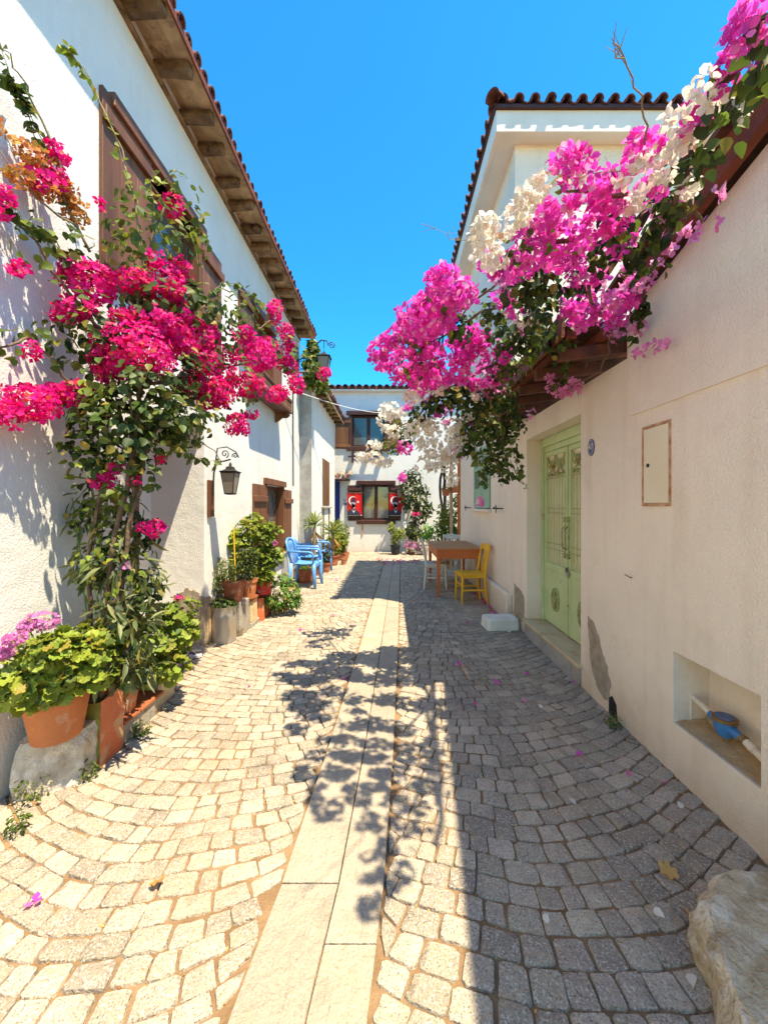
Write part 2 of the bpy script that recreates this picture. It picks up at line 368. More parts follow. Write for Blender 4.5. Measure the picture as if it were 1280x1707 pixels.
# ------------------------------------------------------------- leaves and flowers
def norm(a): return a/np.maximum(np.linalg.norm(a, axis=-1, keepdims=True), 1e-9)
PRO = {}
def proto(name, v, f): PRO[name] = (np.array(v, float), f)
proto('heart', [(0, 0, 0), (.30, .12, .07), (.40, .42, .10), (.22, .75, .03), (0, 1, -.10), (-.22, .75, .03), (-.40, .42, .10), (-.30, .12, .07), (0, .42, -.03)],
      [(0, 1, 2, 8), (8, 2, 3, 4), (0, 8, 6, 7), (8, 4, 5, 6)])
proto('small', [(0, 0, 0), (.30, .45, .08), (0, 1, -.06), (-.30, .45, .08)], [(0, 1, 2), (0, 2, 3)])
proto('long', [(0, 0, 0), (.09, .30, .05), (.10, .62, .0), (0, 1, -.16), (-.10, .62, .0), (-.09, .30, .05), (0, .45, -.02)],
      [(0, 1, 6), (1, 2, 6), (2, 3, 6), (3, 4, 6), (4, 5, 6), (5, 0, 6)])
proto('blade', [(.03, 0, 0), (.045, .35, .05), (.04, .7, .0), (0, 1, -.18), (-.04, .7, .0), (-.045, .35, .05), (-.03, 0, 0), (0, .35, .02), (0, .7, -.03)],
      [(0, 1, 7), (1, 2, 8, 7), (2, 3, 8), (3, 4, 8), (4, 5, 7, 8), (5, 6, 7), (6, 0, 7)])
def _bract():
    v = []; f = []
    for k in range(3):
        a = k*2.094; ca, sa = math.cos(a), math.sin(a)
        q = [(0, .04, 0), (.36, .28, .20), (.36, .62, .34), (0, .92, .40), (-.36, .62, .34), (-.36, .28, .20), (0, .42, .14)]
        o = len(v); v += [(x*ca-y*sa, x*sa+y*ca, z) for x, y, z in q]
        f += [tuple(i+o for i in t) for t in ((0, 1, 6), (1, 2, 6), (2, 3, 6), (3, 4, 6), (4, 5, 6), (5, 0, 6))]
    return v, f
proto('bract', *_bract())
def _bract_s():
    v = []; f = []
    for k in range(3):
        a = k*2.094; ca, sa = math.cos(a), math.sin(a)
        o = len(v); v += [(x*ca-y*sa, x*sa+y*ca, z) for x, y, z in [(0, .02, 0), (.38, .42, .22), (0, .86, .3), (-.38, .42, .22)]]
        f += [(o, o+1, o+2), (o, o+2, o+3)]
    return v, f
proto('bract_small', *_bract_s())
def _ger():
    v = [(0, .45, -.07)]; n = 21
    for k in range(n):
        a = -math.pi/2+.35+(2*math.pi-.7)*k/(n-1); r = .5*(1-.17*(k % 4 == 2)+.03*math.cos(k*5)); v.append((r*math.cos(a), .45+r*math.sin(a), .10*math.sin(k*1.9)+.06-.07*(k % 4 == 2)))
    mid = []
    return v+[(0, .12, -.02)], [(0, k, k+1) for k in range(1, n)]+[(0, n+1, 1), (0, n, n+1)]
proto('round', *_ger())
def merge_mesh(name, pr, pos, rot, sc, mat):
    v, f = PRO[pr]; n = len(pos); k = len(v)
    if sc.ndim == 1: sc = np.repeat(sc[:, None], 3, 1)
    w = np.einsum('nij,nkj->nki', rot, v[None]*sc[:, None, :])+pos[:, None, :]
    me = bpy.data.meshes.new(name); me.vertices.add(n*k); me.vertices.foreach_set('co', w.astype(np.float32).ravel())
    ln = np.array([len(t) for t in f]); idx = np.concatenate([np.array(t) for t in f])
    tot = np.tile(ln, n); st = np.concatenate([[0], np.cumsum(tot)[:-1]])
    me.loops.add(len(idx)*n); me.loops.foreach_set('vertex_index', (idx[None]+np.arange(n)[:, None]*k).ravel())
    me.polygons.add(len(ln)*n); me.polygons.foreach_set('loop_start', st); me.polygons.foreach_set('loop_total', tot)
    me.polygons.foreach_set('use_smooth', np.ones(len(ln)*n, bool))
    me.materials.append(mat); me.update(calc_edges=True); return me
_lm = {}
def leaf_mesh(pr, mat):
    if (pr, mat) not in _lm:
        v, f = PRO[pr]; me = bpy.data.meshes.new(pr+'_leaf'); me.from_pydata([tuple(p) for p in v], [], [tuple(t) for t in f]); me.materials.append(MT[mat])
        me.polygons.foreach_set('use_smooth', [True]*len(me.polygons)); _lm[(pr, mat)] = me
    return _lm[(pr, mat)]
def foliage(parent, name, pr, mat, pos, nrm, tip, size, ind=0, massname=None):
    """leaves at pos, faces towards nrm, pointing along tip; the `ind` that show largest become objects, the rest one mass"""
    pos = np.asarray(pos, float); n = len(pos)
    if n == 0: return
    z = norm(np.asarray(nrm, float)); t = np.asarray(tip, float); t = t-(t*z).sum(1, keepdims=True)*z; y = norm(t); x = np.cross(y, z)
    rot = np.stack([x, y, z], 2); size = np.broadcast_to(np.asarray(size, float), (n,)).copy()
    wl = np.array(wloc(parent)); inview = (pos[:, 1] > .2) & (np.abs(pos[:, 0]) < pos[:, 1]*1.03)
    score = size/np.maximum(pos[:, 1], .3)*inview*(.6+.8*RNG.random(n)); order = np.argsort(-score); a = order[:ind]; b = order[ind:]
    for i in a:
        o = bpy.data.objects.new(name, leaf_mesh(pr, mat)); COL.objects.link(o); o.parent = parent
        m4 = Matrix([[*(rot[i][r]*size[i]), pos[i][r]-wl[r]] for r in range(3)]+[[0, 0, 0, 1]]); o.matrix_basis = m4
    if len(b):
        me = merge_mesh(massname or name+'_mass', pr, pos[b]-wl, rot[b], size[b], MT[mat])
        o = bpy.data.objects.new(massname or name+'_mass', me); COL.objects.link(o); o.parent = parent; o['kind'] = 'stuff'
def rdir(n): return norm(RNG.normal(size=(n, 3)))
def blob(c, r, n, shell=.35):
    d = rdir(n); rad = (shell+(1-shell)*RNG.random((n, 1)))**.6
    return np.array(c)+d*rad*np.array(r), d
def leafcloud(parent, name, pr, mat, blobs, per, size, ind=0, up=.35, out=.6, down=.5, shell=.3, massname=None, jit=.5, svar=.35):
    """blobs: (centre, (rx,ry,rz), density)"""
    Ps, Ns = [], []
    for c, r, *k in blobs:
        n = int(per*(k[0] if k else 1)); p, d = blob(c, r, n, shell); Ps.append(p); Ns.append(d)
    p = np.concatenate(Ps); d = np.concatenate(Ns); n = len(p)
    nrm = d*out+np.array([0, 0, up])+rdir(n)*jit; tip = d*.5+rdir(n)*.6+np.array([0, 0, -down])
    foliage(parent, name, pr, mat, p, nrm, tip, size*(1-svar+2*svar*RNG.random(n)), ind, massname)
def wander(a, b, k=6, j=.04, sag=0):
    a = Vector(a); b = Vector(b); out = []
    for i in range(k+1):
        t = i/k; p = a.lerp(b, t); f = math.sin(math.pi*t)
        out.append(p+Vector([random.uniform(-j, j)*f for _ in range(3)])+Vector((0, 0, -sag*f)))
    return out
def rock(mb, c, r, seed, lumps=.22, sub=3, flat=None):
    """angular boulder: icosphere cut by random planes and roughened"""
    import bmesh
    rg = np.random.default_rng(seed); bm = bmesh.new(); bmesh.ops.create_icosphere(bm, subdivisions=sub+1, radius=1)
    pl = [(norm(rg.normal(size=3)), rg.uniform(.62, .85)) for _ in range(11)]+[(np.array(d, float), .8) for d in ((0, 0, 1), (0, 0, -1), (1, 0, 0), (-1, 0, 0), (0, -1, 0))]
    fr = rg.normal(size=(10, 3))*2.4; ph = rg.uniform(0, 6, 10)
    for v in bm.verts:
        p = np.array(v.co)
        for q, h in pl:
            d = p@q
            if d > h: p = p-q*(d-h)*.92
        s = sum(math.sin(fr[i]@p*1.6+ph[i]) for i in range(10))/10; s3 = sum(math.sin(fr[i][[1, 2, 0]]@p*13+ph[i]*2) for i in range(10))/10
        s2 = sum(math.sin(fr[i][::-1]@p*5+ph[i]) for i in range(10))/10
        p = p*(1+lumps*.35*s+lumps*.26*s2+lumps*.10*s3+rg.uniform(-.012, .012)); v.co = p*np.array(r)*1.2
    mb.add([Vector(c)+v.co for v in bm.verts], [tuple(v.index for v in f.verts) for f in bm.faces]); bm.free(); return mb

from mathutils import noise as NZ
def block_rock(mb, foot, h, amp=.03, seed=0, lean=0, cuts=9):
    """quarried or broken block on the footprint polygon: ragged sides, flatter top"""
    pts = []; n = len(foot); per = 7; rg = random.Random(seed)
    for i in range(n):
        a = Vector((*foot[i], 0)); b = Vector((*foot[(i+1) % n], 0))
        pts += [a.lerp(b, j/per) for j in range(per)]
    k = len(pts)
    for _ in range(2): pts = [(pts[i-1]+pts[i]*4+pts[(i+1) % k])/6 for i in range(k)]
    c = sum(pts, Vector())/k; vs = []; off = Vector((seed*3.1, seed*1.7, 0))
    def dsp(p, nr):
        q = p*5+off; d = NZ.fractal(q, .8, 2.1, 5)*amp*1.1
        v = NZ.voronoi(p*6+off)[0]; d += (v[1]-v[0]-.35)*amp*.6+NZ.fractal(p*24+off, .7, 2.1, 4)*amp*.42; return p+nr*d
    for r in range(cuts+1):
        t = r/cuts
        for p in pts:
            o = (p-c).normalized(); q = c+(p-c)*(1+.04*math.sin(t*3)-lean*t-(.07 if r == cuts else 0)); vs.append(dsp(Vector((q.x, q.y, h*t-.01)), o))
    for s in (.86, .70, .5, .28):
        for p in pts: q = c+(p-c)*s; vs.append(dsp(Vector((q.x, q.y, h+.004)), Vector((0, 0, .38))))
    fs = [(r*k+i, r*k+(i+1) % k, (r+1)*k+(i+1) % k, (r+1)*k+i) for r in range(cuts+4) for i in range(k)]+[tuple(range((cuts+4)*k, (cuts+5)*k))]
    return mb.add(vs, fs)
def ragged(poly, amp=.012, sub=5, seed=1):
    rg = random.Random(seed); out = []; n = len(poly)
    for i in range(n):
        a = Vector(poly[i]); b = Vector(poly[(i+1) % n]); d = b-a; nr = Vector((-d.y, d.x)).normalized() if d.length > 0 else Vector((0, 0))
        for j in range(sub): out.append(tuple(a+d*(j/sub)+nr*rg.uniform(-amp, amp)))
    return out
# ============================================================= GROUND
def struct(name, mb, **k): return part(name, mb, None, kind='structure', **k)
XR = 1.575; XL = -1.975                  # the two street walls
FY = 12.5                                # facade that closes the street
g = MB().use('sand'); g.add([(-150, -150, -.03), (150, -150, -.03), (150, 300, -.03), (-150, 300, -.03)], [(0, 1, 2, 3)])
struct('ground', g)
# joint bed under the setts: slightly uneven sheet
g = MB().use('sand'); nx, ny = 60, 150
xs = np.linspace(-2.7, 4.2, nx); ys = np.linspace(-1.2, 12.6, ny)
g.add([(x, y, -.0005+.0022*math.sin(x*5+y*3)+.0018*math.sin(y*7-x*4)) for y in ys for x in xs], [(j*nx+i, j*nx+i+1, (j+1)*nx+i+1, (j+1)*nx+i) for j in range(ny-1) for i in range(nx-1)])
street = struct('street', g, smooth=True)
SY = [-2, 1.11, 1.51, 2.36, 3.74, 9.9, 14]; SX = [-.40, -.266, -.225, -.178, -.128, .06, .17]
def strip_c(y): return float(np.interp(y, SY, SX))
SW = .20; SEND = 10.35
def sett_mb(q, h, rg):
    """q: four corners (ccw) of the stone on the ground; rounded, domed, roughened granite sett"""
    c = sum(q, Vector((0, 0)))/4; out = []
    for i in range(4):
        p, a, b = q[i], q[i-1], q[(i+1) % 4]; k = rg.uniform(.05, .14)
        out += [p.lerp(a, k*rg.uniform(.7, 1.3)), p.lerp(b, k*rg.uniform(.7, 1.3))]
        e = (p+b)/2; out.append(e+(e-c)*rg.uniform(-.06, .05))
    n = len(out); tilt = (rg.uniform(-.03, .03), rg.uniform(-.03, .03))
    def z(p, base): return base+(p.x-c.x)*tilt[0]+(p.y-c.y)*tilt[1]+rg.uniform(-.0012, .0012)
    r0 = [(p.x, p.y, -.018) for p in out]
    r1 = [(*(c+(p-c)*.985), z(p, h-.006)) for p in out]
    r2 = [(*(c+(p-c)*.94), z(p, h-.0012)) for p in out]
    r3 = [(*(c+(p-c)*.50), z(p, h+.0003)+rg.uniform(-.002, .002)) for p in out]
    fs = []
    for k in range(3): fs += [(k*n+i, k*n+(i+1) % n, (k+1)*n+(i+1) % n, (k+1)*n+i) for i in range(n)]
    fs.append(tuple(range(3*n, 4*n)))
    return r0+r1+r2+r3, fs
def in_left(x, y): return x > (-2.02 if not 2.95 < y < 4.05 else -2.5)
setts = []
rg = random.Random(5)
for side, xc, Rr, pitch, w0 in ((-1, -1.05, 1.38, .088, .110), (1, .66, 1.5, .098, .104)):
    Y0 = -1.3; rows = []
    while Y0 < 12.5: rows.append(Y0); Y0 += pitch*rg.uniform(.92, 1.08)*(1 if Y0 < 7 else 1.15)
    ph = [rg.uniform(0, 6) for _ in range(4)]
    def base(k, x):
        d = min(abs(x-xc), Rr*.93); a = Rr-math.sqrt(Rr*Rr-d*d)
        return rows[k]+a+.012*math.sin(x*6+k*.23+ph[0])+.008*math.sin(x*11-k*.31+ph[1])
    for k in range(len(rows)-1):
        xa = -2.75 if side < 0 else -.6; xe = .45 if side < 0 else (1.66 if rows[k] < 8.0 else 4.1)
        x = xa+rg.uniform(0, .1); pr = rows[k+1]-rows[k]
        while x < xe:
            w = w0*rg.choice((.75, .9, 1, 1.05, 1.2, 1.3)); x2 = x+w
            g1 = rg.uniform(.0015, .0045); g2 = rg.uniform(.0015, .006)
            def top(u): t = xc+(u-xc)*(1-pr/Rr*min(1, 1)); return t
            j = lambda: rg.uniform(-.007, .007)
            q = [Vector((x+g1, base(k, x)+g1+j())), Vector((x2-g1, base(k, x2)+g1+j())),
                 Vector((top(x2)-g1+j(), base(k+1, top(x2))-g2)), Vector((top(x)+g1+j(), base(k+1, top(x))-g2))]
            x = x2; cx = sum(p.x for p in q)/4; cy = sum(p.y for p in q)/4
            if cy < -1.1 or cy > 12.4: continue
            sc = strip_c(cy)
            if cy < SEND:
                if side < 0 and cx > sc-SW+.012 or side > 0 and cx < sc+SW-.012: continue
                lim = sc-SW-.012 if side < 0 else sc+SW+.012
                if side < 0: q = [Vector((min(p.x, strip_c(p.y)-SW-.01), p.y)) for p in q]
                else: q = [Vector((max(p.x, strip_c(p.y)+SW+.01), p.y)) for p in q]
                if max(p.x for p in q)-min(p.x for p in q) < .035: continue
            elif side < 0 and cx > .16 or side > 0 and cx < .16: continue
            if cx < -2.02 and not (2.95 < cy < 4.05 and cx > -2.5) or (cx > 1.60 and cy < 8.6): continue
            if cy > 8.3 and cx < -1.72: continue
            setts.append((cy, cx, q, rg.uniform(.0065, .0125)))
vis = sorted([i for i, s in enumerate(setts) if s[0] > 1.0 and abs(s[1]) < s[0]*1.02], key=lambda i: setts[i][0])[:300]
vis = set(vis); rest = MB().use('sett')
for i, (cy, cx, q, h) in enumerate(setts):
    v, f = sett_mb(q, h, rg)
    if i in vis: part('cobblestone', MB().use('sett').add(v, f), street, smooth=50)
    else: rest.add(v, f)
part('cobblestones', rest, street, kind='stuff', smooth=50)
# the two lines of long slabs down the middle
y = -1.2; cols = [-1.15, -1.0]; rg = random.Random(3)
for side, offs in ((0, (-SW, .02)), (1, (.026, SW))):
    y = [-1.45, -1.2][side]
    seams = [1.51, 2.6, 3.75] if side == 0 else [1.30, 2.35, 3.4]
    ends = ([-1.4, -.3, .55] if side == 0 else [-1.4, -.6, .35])+seams
    while ends[-1] < SEND-.3: ends.append(ends[-1]+rg.uniform(.85, 1.2))
    ends[-1] = SEND
    for a, b in zip(ends[:-1], ends[1:]):
        m = MB().use('granite_slab'); a2, b2 = a+.002, b-.002; n = 6
        h = rg.uniform(.014, .018); ny = 5
        e0, e1 = offs[0]-.0, offs[1]
        # three shallow-grooved bands per slab
        nb = 3; w = (e1-e0)/nb; xsn = []
        for t in range(nb): xsn += [(e0+w*t+.001, h), (e0+w*(t+1)-.003, h), (e0+w*(t+1)-.001, h-.0012)]
        prof = [(e0, -.01), (e0, h-.003)]+xsn[:-1]+[(e1, h-.003), (e1, -.01)]
        vs = []
        for i in range(ny+1):
            yy = a2+(b2-a2)*i/ny; c = strip_c(yy)
            vs += [(c+px, yy, pz+(-.003 if i in (0, ny) and pz > 0 else 0)) for px, pz in prof]
        k = len(prof); fs = [(i*k+j, i*k+j+1, (i+1)*k+j+1, (i+1)*k+j) for i in range(ny) for j in range(k-1)]+[tuple(range(k)), tuple(range(ny*k, ny*k+k))[::-1]]
        part('paving_slab', m.add(vs, fs), street)
# ============================================================= HOUSES
def shutter(house, x, y0, y1, z0, z1, n=3, mat='wood', rails=(.18, .82), axis='x', sgn=1, t=.03, railmat=None):
    """ledged shutter lying flat on a wall; boards side by side, two ledges screwed across. axis x: wall plane X=x, outwards sgn"""
    def bx(mb, u0, u1, a, b, d0, d1, **k):
        if axis == 'x': mb.box((x+sgn*d0, u0, a), (x+sgn*d1, u1, b), **k)
        else: mb.box((u0, x+sgn*d0, a), (u1, x+sgn*d1, b), **k)
    w = (y1-y0)/n; first = None
    fr = MB().use(mat); 
    zc = z0+(z1-z0)*rails[0]; bx(fr, y0-.01, y1+.01, zc-.045, zc+.045, t+.001, t+.034, bev=.006)
    o = part('shutter', fr, house)
    fr = MB().use(mat); zc = z0+(z1-z0)*rails[1]; bx(fr, y0-.01, y1+.01, zc-.045, zc+.045, t+.001, t+.034, bev=.006); part('ledge', fr, o)
    for i in range(n):
        b = MB().use(mat); bx(b, y0+w*i+.0015, y0+w*(i+1)-.0015, z0, z1, .002, t, bev=.003); part('board', b, o)
    return o
# ------------------------------------------------------------- long white house on the left (near)
EZ = 5.30
hl = thing('white_house', 'long two storey whitewashed house on the left with brown shutters and rafter eaves', 'house', (XL, 4, 0))
A = (2.74, 3.98, 3.15, 4.30); B = (5.45, 6.45, 3.22, 4.36); C = (6.05, 7.08, .72, 1.84); D = (2.95, 4.08, -.05, 2.32, -.56)
w = MB().use('wall_white'); panel(w, 'x', XL, -3, 8.4, -.05, EZ, [A, B, C, D], -.22)
w.add([(XL-.56, 2.95, -.05), (XL-.56, 4.08, -.05), (XL-.56, 4.08, 2.32), (XL-.56, 2.95, 2.32)], [(0, 1, 2, 3)])
w.add([(XL, 8.4, -.05), (XL-4, 8.4, -.05), (XL-4, 8.4, EZ), (XL, 8.4, EZ)], [(0, 1, 2, 3)])
w.add([(XL, -3, -.05), (XL-4, -3, -.05), (XL-4, -3, EZ), (XL, -3, EZ)], [(3, 2, 1, 0)])
part('wall', w, hl)
w = MB().use('dark'); w.box((XL-.25, 2.6, 2.9), (XL-1.2, 8.2, 4.9)); part('room', w, hl)
w = MB().use('dark'); w.box((XL-.25, 5.9, .4), (XL-1.2, 8.2, 2.2)); part('room', w, hl)
# bare stonework showing at the foot of the entrance corner
m = MB().use('plaster_grey'); rg = random.Random(2)
pr = [(-2.42, -.02), (-1.985, -.02), (-1.985, .52), (-2.06, .60), (-2.16, .62), (-2.25, .55), (-2.33, .42), (-2.40, .3)]
m.prism(ragged(pr, .012), (0, 4.078, 0), (1, 0, 0), (0, 0, 1), (0, -.012, 0)); part('bare_plaster', m, hl)
m = MB().use('plaster_grey'); pr = [(4.06, -.02), (5.0, -.02), (4.9, .12), (4.7, .2), (4.55, .33), (4.35, .38), (4.2, .5), (4.06, .54)]
m.prism(ragged(pr, .012, 5, 2), (XL, 0, 0), (0, 1, 0), (0, 0, 1), (.012, 0, 0)); part('bare_plaster', m, hl)
# dark door at the back of the entrance
m = MB().use('wood'); m.box((XL-.54, 3.02, 0), (XL-.50, 3.8, 2.05), bev=.01); part('door', m, hl)
m = MB().use('concrete'); m.box((XL-.56, 2.955, -.02), (XL+.05, 4.075, .02)); part('doorstep', m, hl)
# eaves: rafters, boards, battens, tiles
for i in range(30):
    y = 1.0+i*.415*(.97 if i < 3 else .9)+random.uniform(-.03, .03); 
    if y > 8.42: break
    r = MB().use('rafter'); n = random.uniform(-.02, .02); L = .275+random.uniform(-.03, .035)
    r.box((XL-.2, y-.045, EZ-.155), (XL+L, y+.045, EZ-.06), jit=.014, rot=(R(random.uniform(-2.5, 2.5)), 'Z'), bev=.018); part('rafter', r, hl)
for i in range(19):
    for k in range(3):
        y0 = .8+i*.41; b = MB().use('plank'); xa = XL-.06+k*.128
        b.box((xa, y0, EZ-.045+k*.002-.012*k), (xa+.128, y0+.408, EZ-.025-.012*k), jit=.003, rot=(R(random.uniform(-.6, .6)), 'Z')); part('eave_plank', b, hl)
m = MB().use('rafter'); m.box((XL+.002, .8, EZ-.19), (XL+.03, 8.4, EZ-.155), jit=.004); part('wall_plate', m, hl)
m = MB().use('redwood'); m.box((XL+.325, .8, EZ-.095), (XL+.345, 8.42, EZ-.03), bev=.004); part('fascia_board', m, hl)
def tile_mb(L=.42, r=.085, up=True, mat='tile', t=.014, n=8):
    m = MB().use(mat); o = []; 
    for e in range(2):
        y = e*L; rr = r*(1-.14*e)
        for q in (rr, rr-t):
            for j in range(n+1):
                a = math.pi*j/n; o.append((q*math.cos(a), y, (q*math.sin(a))*(1 if up else -1)))
    k = n+1; f = []
    for j in range(n):
        f += [(j, j+1, 2*k+j+1, 2*k+j), (k+j+1, k+j, 3*k+j, 3*k+j+1), (j, k+j, k+j+1, j+1), (2*k+j+1, 3*k+j+1, 3*k+j, 2*k+j)]
    f += [(0, 2*k, 3*k, k), (n, k+n, 3*k+n, 2*k+n)]
    return m.add(o, f)
tcov = tile_mb().mesh('roof_tile', smooth=40); tpan = tile_mb(up=False).mesh('roof_tile', smooth=40)
tcovp = tile_mb(mat='tile_pale').mesh('roof_tile', smooth=40)
tcm = tile_mb(r=.060).mesh('roof_tile', smooth=40); tpm = tile_mb(r=.066, up=False).mesh('roof_tile', smooth=40)
tcs = tile_mb(r=.052).mesh('roof_tile', smooth=40); tps = tile_mb(r=.055, up=False).mesh('roof_tile', smooth=40)
def tile_row(house, a, b, inward, slope, pitch=.19, rows=1, cov=tcov, pan=tpan, jit=.012):
    """first courses of barrel tiles along the eave from a to b; inward: unit vector up the roof (level)"""
    a = Vector(a); b = Vector(b); d = (b-a); n = max(1, int(d.length/pitch)); inward = Vector(inward)
    rz = math.atan2(-inward.x, inward.y)
    for i in range(n+1):
        for k in range(rows):
            p = a+d*(i/n)+inward*(k*.33)+Vector((0, 0, k*.33*math.tan(slope)+random.uniform(-.004, .004)))
            inst('roof_tile', cov, house, p+inward*random.uniform(-jit, jit)+Vector((0, 0, .035)), (slope, 0, rz+R(random.uniform(-1.5, 1.5))))
            if i < n and k < 1: inst('roof_tile', pan, house, p+d*(.5/n)+Vector((0, 0, .06)), (slope, 0, rz))
tile_row(hl, (XL+.35, .9, EZ-.07), (XL+.35, 8.45, EZ-.07), (-1, 0, 0), R(16), rows=2, pitch=.13, cov=tcs, pan=tps)
m = MB().use('tile'); m.box((XL+.3, -3.2, EZ-.02), (XL-4.2, 8.5, EZ+.0)); 
for v in range(len(m.v)):
    x, y, z = m.v[v]; m.v[v] = (x, y, z+max(0, (XL+.3-x))*.28+.0)
part('roof', m, hl)
# window A: big upper window with open shutters
shutter(hl, XL, 2.60, 3.14, 3.05, 4.36, 3, rails=(.10, .86)); shutter(hl, XL, 4.0, 4.44, 3.05, 4.30, 3, rails=(.10, .86))
def frame_x(house, x, y0, y1, z0, z1, sgn=1, t=.08, lint=.10, mull=1, mat='wood', ext=.06, inner=.12, glassy=True, cur=None):
    f = MB().use(mat); s = sgn
    f.box((x-s*.10, y0, z0), (x+s*.03, y0+t*.6, z1), bev=.005); f.box((x-s*.10, y1-t*.6, z0), (x+s*.03, y1, z1), bev=.005)
    f.box((x-s*.10, y0-ext, z1), (x+s*.055, y1+ext, z1+lint), bev=.006); f.box((x-s*.10, y0-ext, z0-.05), (x+s*.06, y1+ext, z0), bev=.006)
    o = part('window', f, house); w = (y1-y0-1.2*t)/(mull+1)
    for i in range(mull+1):
        a = y0+t*.6+w*i; c = MB().use(mat)
        xa, xb = x-s*inner-s*.03, x-s*inner+s*.01
        for (p, q, r_, u) in ((a, a+.05, z0, z1), (a+w-.05, a+w, z0, z1)): c.box((xa, p+.001, r_), (xb, q-.001, u))
        c.box((xa+.002, a+.05, z0), (xb-.002, a+w-.05, z0+.06)); c.box((xa+.002, a+.05, z1-.06), (xb-.002, a+w-.05, z1)); part('casement', c, o)
        if glassy:
            gl = MB().use('glass'); gl.box((x-s*inner-s*.012, a+.05, z0+.06), (x-s*inner-s*.007, a+w-.05, z1-.06)); part('pane', gl, o)
            if cur:
                gl = MB().use(cur); gl.box((x-s*inner-s*.06, a+.04, z0+.05), (x-s*inner-s*.05, a+w-.04, z1-.05)); part('curtain', gl, o)
    return o
frame_x(hl, XL, *A); frame_x(hl, XL, B[0], B[1], B[2], B[3]); frame_x(hl, XL, C[0], C[1], C[2], C[3], cur='curtain')
# sill box under window B with turned bars and brackets
sb = MB().use('wood'); sb.box((XL+.002, 5.2, 3.10), (XL+.27, 6.72, 3.14), bev=.006); sb.box((XL+.22, 5.2, 3.30), (XL+.27, 6.72, 3.345), bev=.008)
sb.box((XL+.002, 5.2, 3.14), (XL+.26, 5.235, 3.34), bev=.004); sb.box((XL+.002, 6.685, 3.14), (XL+.26, 6.72, 3.34), bev=.004)
box_b = part('window_box', sb, hl)
for i in range(24):
    s = MB().use('wood'); y = 5.27+i*.06; s.lathe([(0, 3.14), (.012, 3.14), (.016, 3.17), (.009, 3.2), (.014, 3.23), (.009, 3.27), (.012, 3.3), (0, 3.3)], (XL+.245, y, 0), 6); part('baluster', s, box_b)
for y in (5.32, 6.58):
    s = MB().use('wood'); s.prism([(0, 0), (.24, 0), (.25, -.05), (.20, -.09), (.12, -.09), (.06, -.14), (0, -.17)], (XL+.002, y, 3.10), (1, 0, 0), (0, 0, 1), (0, .05, 0)); part('bracket', s, box_b)
shutter(hl, XL, 4.98, 5.42, 3.40, 4.40, 3, rails=(.10, .86)); shutter(hl, XL, 6.50, 6.92, 3.40, 4.36, 3, rails=(.10, .86))
shutter(hl, XL, 5.50, 6.03, .62, 1.82, 3, rails=(.12, .82)); shutter(hl, XL, 7.10, 7.60, .62, 1.80, 3, rails=(.12, .82))
m = MB().use('marble'); m.box((XL-.1, 6.0, .64), (XL+.10, 7.1, .67), bev=.004); part('window_sill', m, hl)
m = MB().use('iron'); m.tube([(XL+.02, 7.75, 5.0), (XL+.02, 7.75, 3.0), (XL+.025, 7.75, 1.9)], .012, 6); part('cable', m, hl)
# ------------------------------------------------------------- lower white house beyond it
X3 = -1.715; E3 = 4.12
h3 = thing('small_white_house', 'low whitewashed house ending the left row, closed brown shutter under its tiled eave', 'house', (X3, 10, 0))
w = MB().use('wall_white'); S3 = (9.75, 10.85, 1.50, 2.72)
panel(w, 'x', X3, 8.404, 11.9, -.05, E3, [S3], -.2)
w.add([(X3, 11.9, -.05), (X3-3, 11.9, -.05), (X3-3, 11.9, E3), (X3, 11.9, E3)], [(0, 1, 2, 3)]); part('wall', w, h3)
w = MB().use('grey_render'); w.box((X3-3, 8.39, -.05), (X3-.002, 8.41, E3-.02)); part('end_wall', w, h3)
w = MB().use('concrete'); w.box((X3-.22, 9.6, 1.43), (X3+.06, 11.0, 1.47), bev=.006); part('window_sill', w, h3)
m = MB().use('wood_far'); m.box((X3-.06, 9.752, 1.5), (X3-.04, 10.848, 2.72)); o = part('shutter', m, h3)
for i in range(4):
    b = MB().use('wood_far'); y = 9.755+i*.274; b.box((X3-.038, y+.003, 1.505), (X3+.012, y+.271, 2.715), bev=.004); part('board', b, o)
for y in (9.8, 10.7):
    m = MB().use('wood_far'); m.box((X3+.002, y, .55), (X3+.03, y+.05, 1.42), bev=.004); part('bracket_post', m, h3)
for i in range(8):
    y = 8.5+i*.47; r = MB().use('rafter'); r.box((X3-.1, y-.035, E3-.09), (X3+.24, y+.035, E3-.0), jit=.01, bev=.01); part('rafter', r, h3)
for k in range(2):
    b = MB().use('plank'); b.box((X3-.05+k*.15, 8.4, E3-.0-.012*k), (X3+.09+k*.16, 12.0, E3+.022-.012*k), jit=.004); part('eave_plank', b, h3)
m = MB().use('plank'); m.box((X3+.25, 8.4, E3-.07), (X3+.275, 12.0, E3+.03), bev=.004); part('fascia_board', m, h3)
tile_row(h3, (X3+.31, 8.45, E3), (X3+.31, 12.0, E3), (-1, 0, 0), R(16))
m = MB().use('tile'); m.box((X3+.2, 8.42, E3+.02), (X3-3.2, 12.0, E3+.03))
for v in range(len(m.v)):
    x, y, z = m.v[v]; m.v[v] = (x, y, z+max(0, (X3+.2-x))*.28)
part('roof', m, h3)
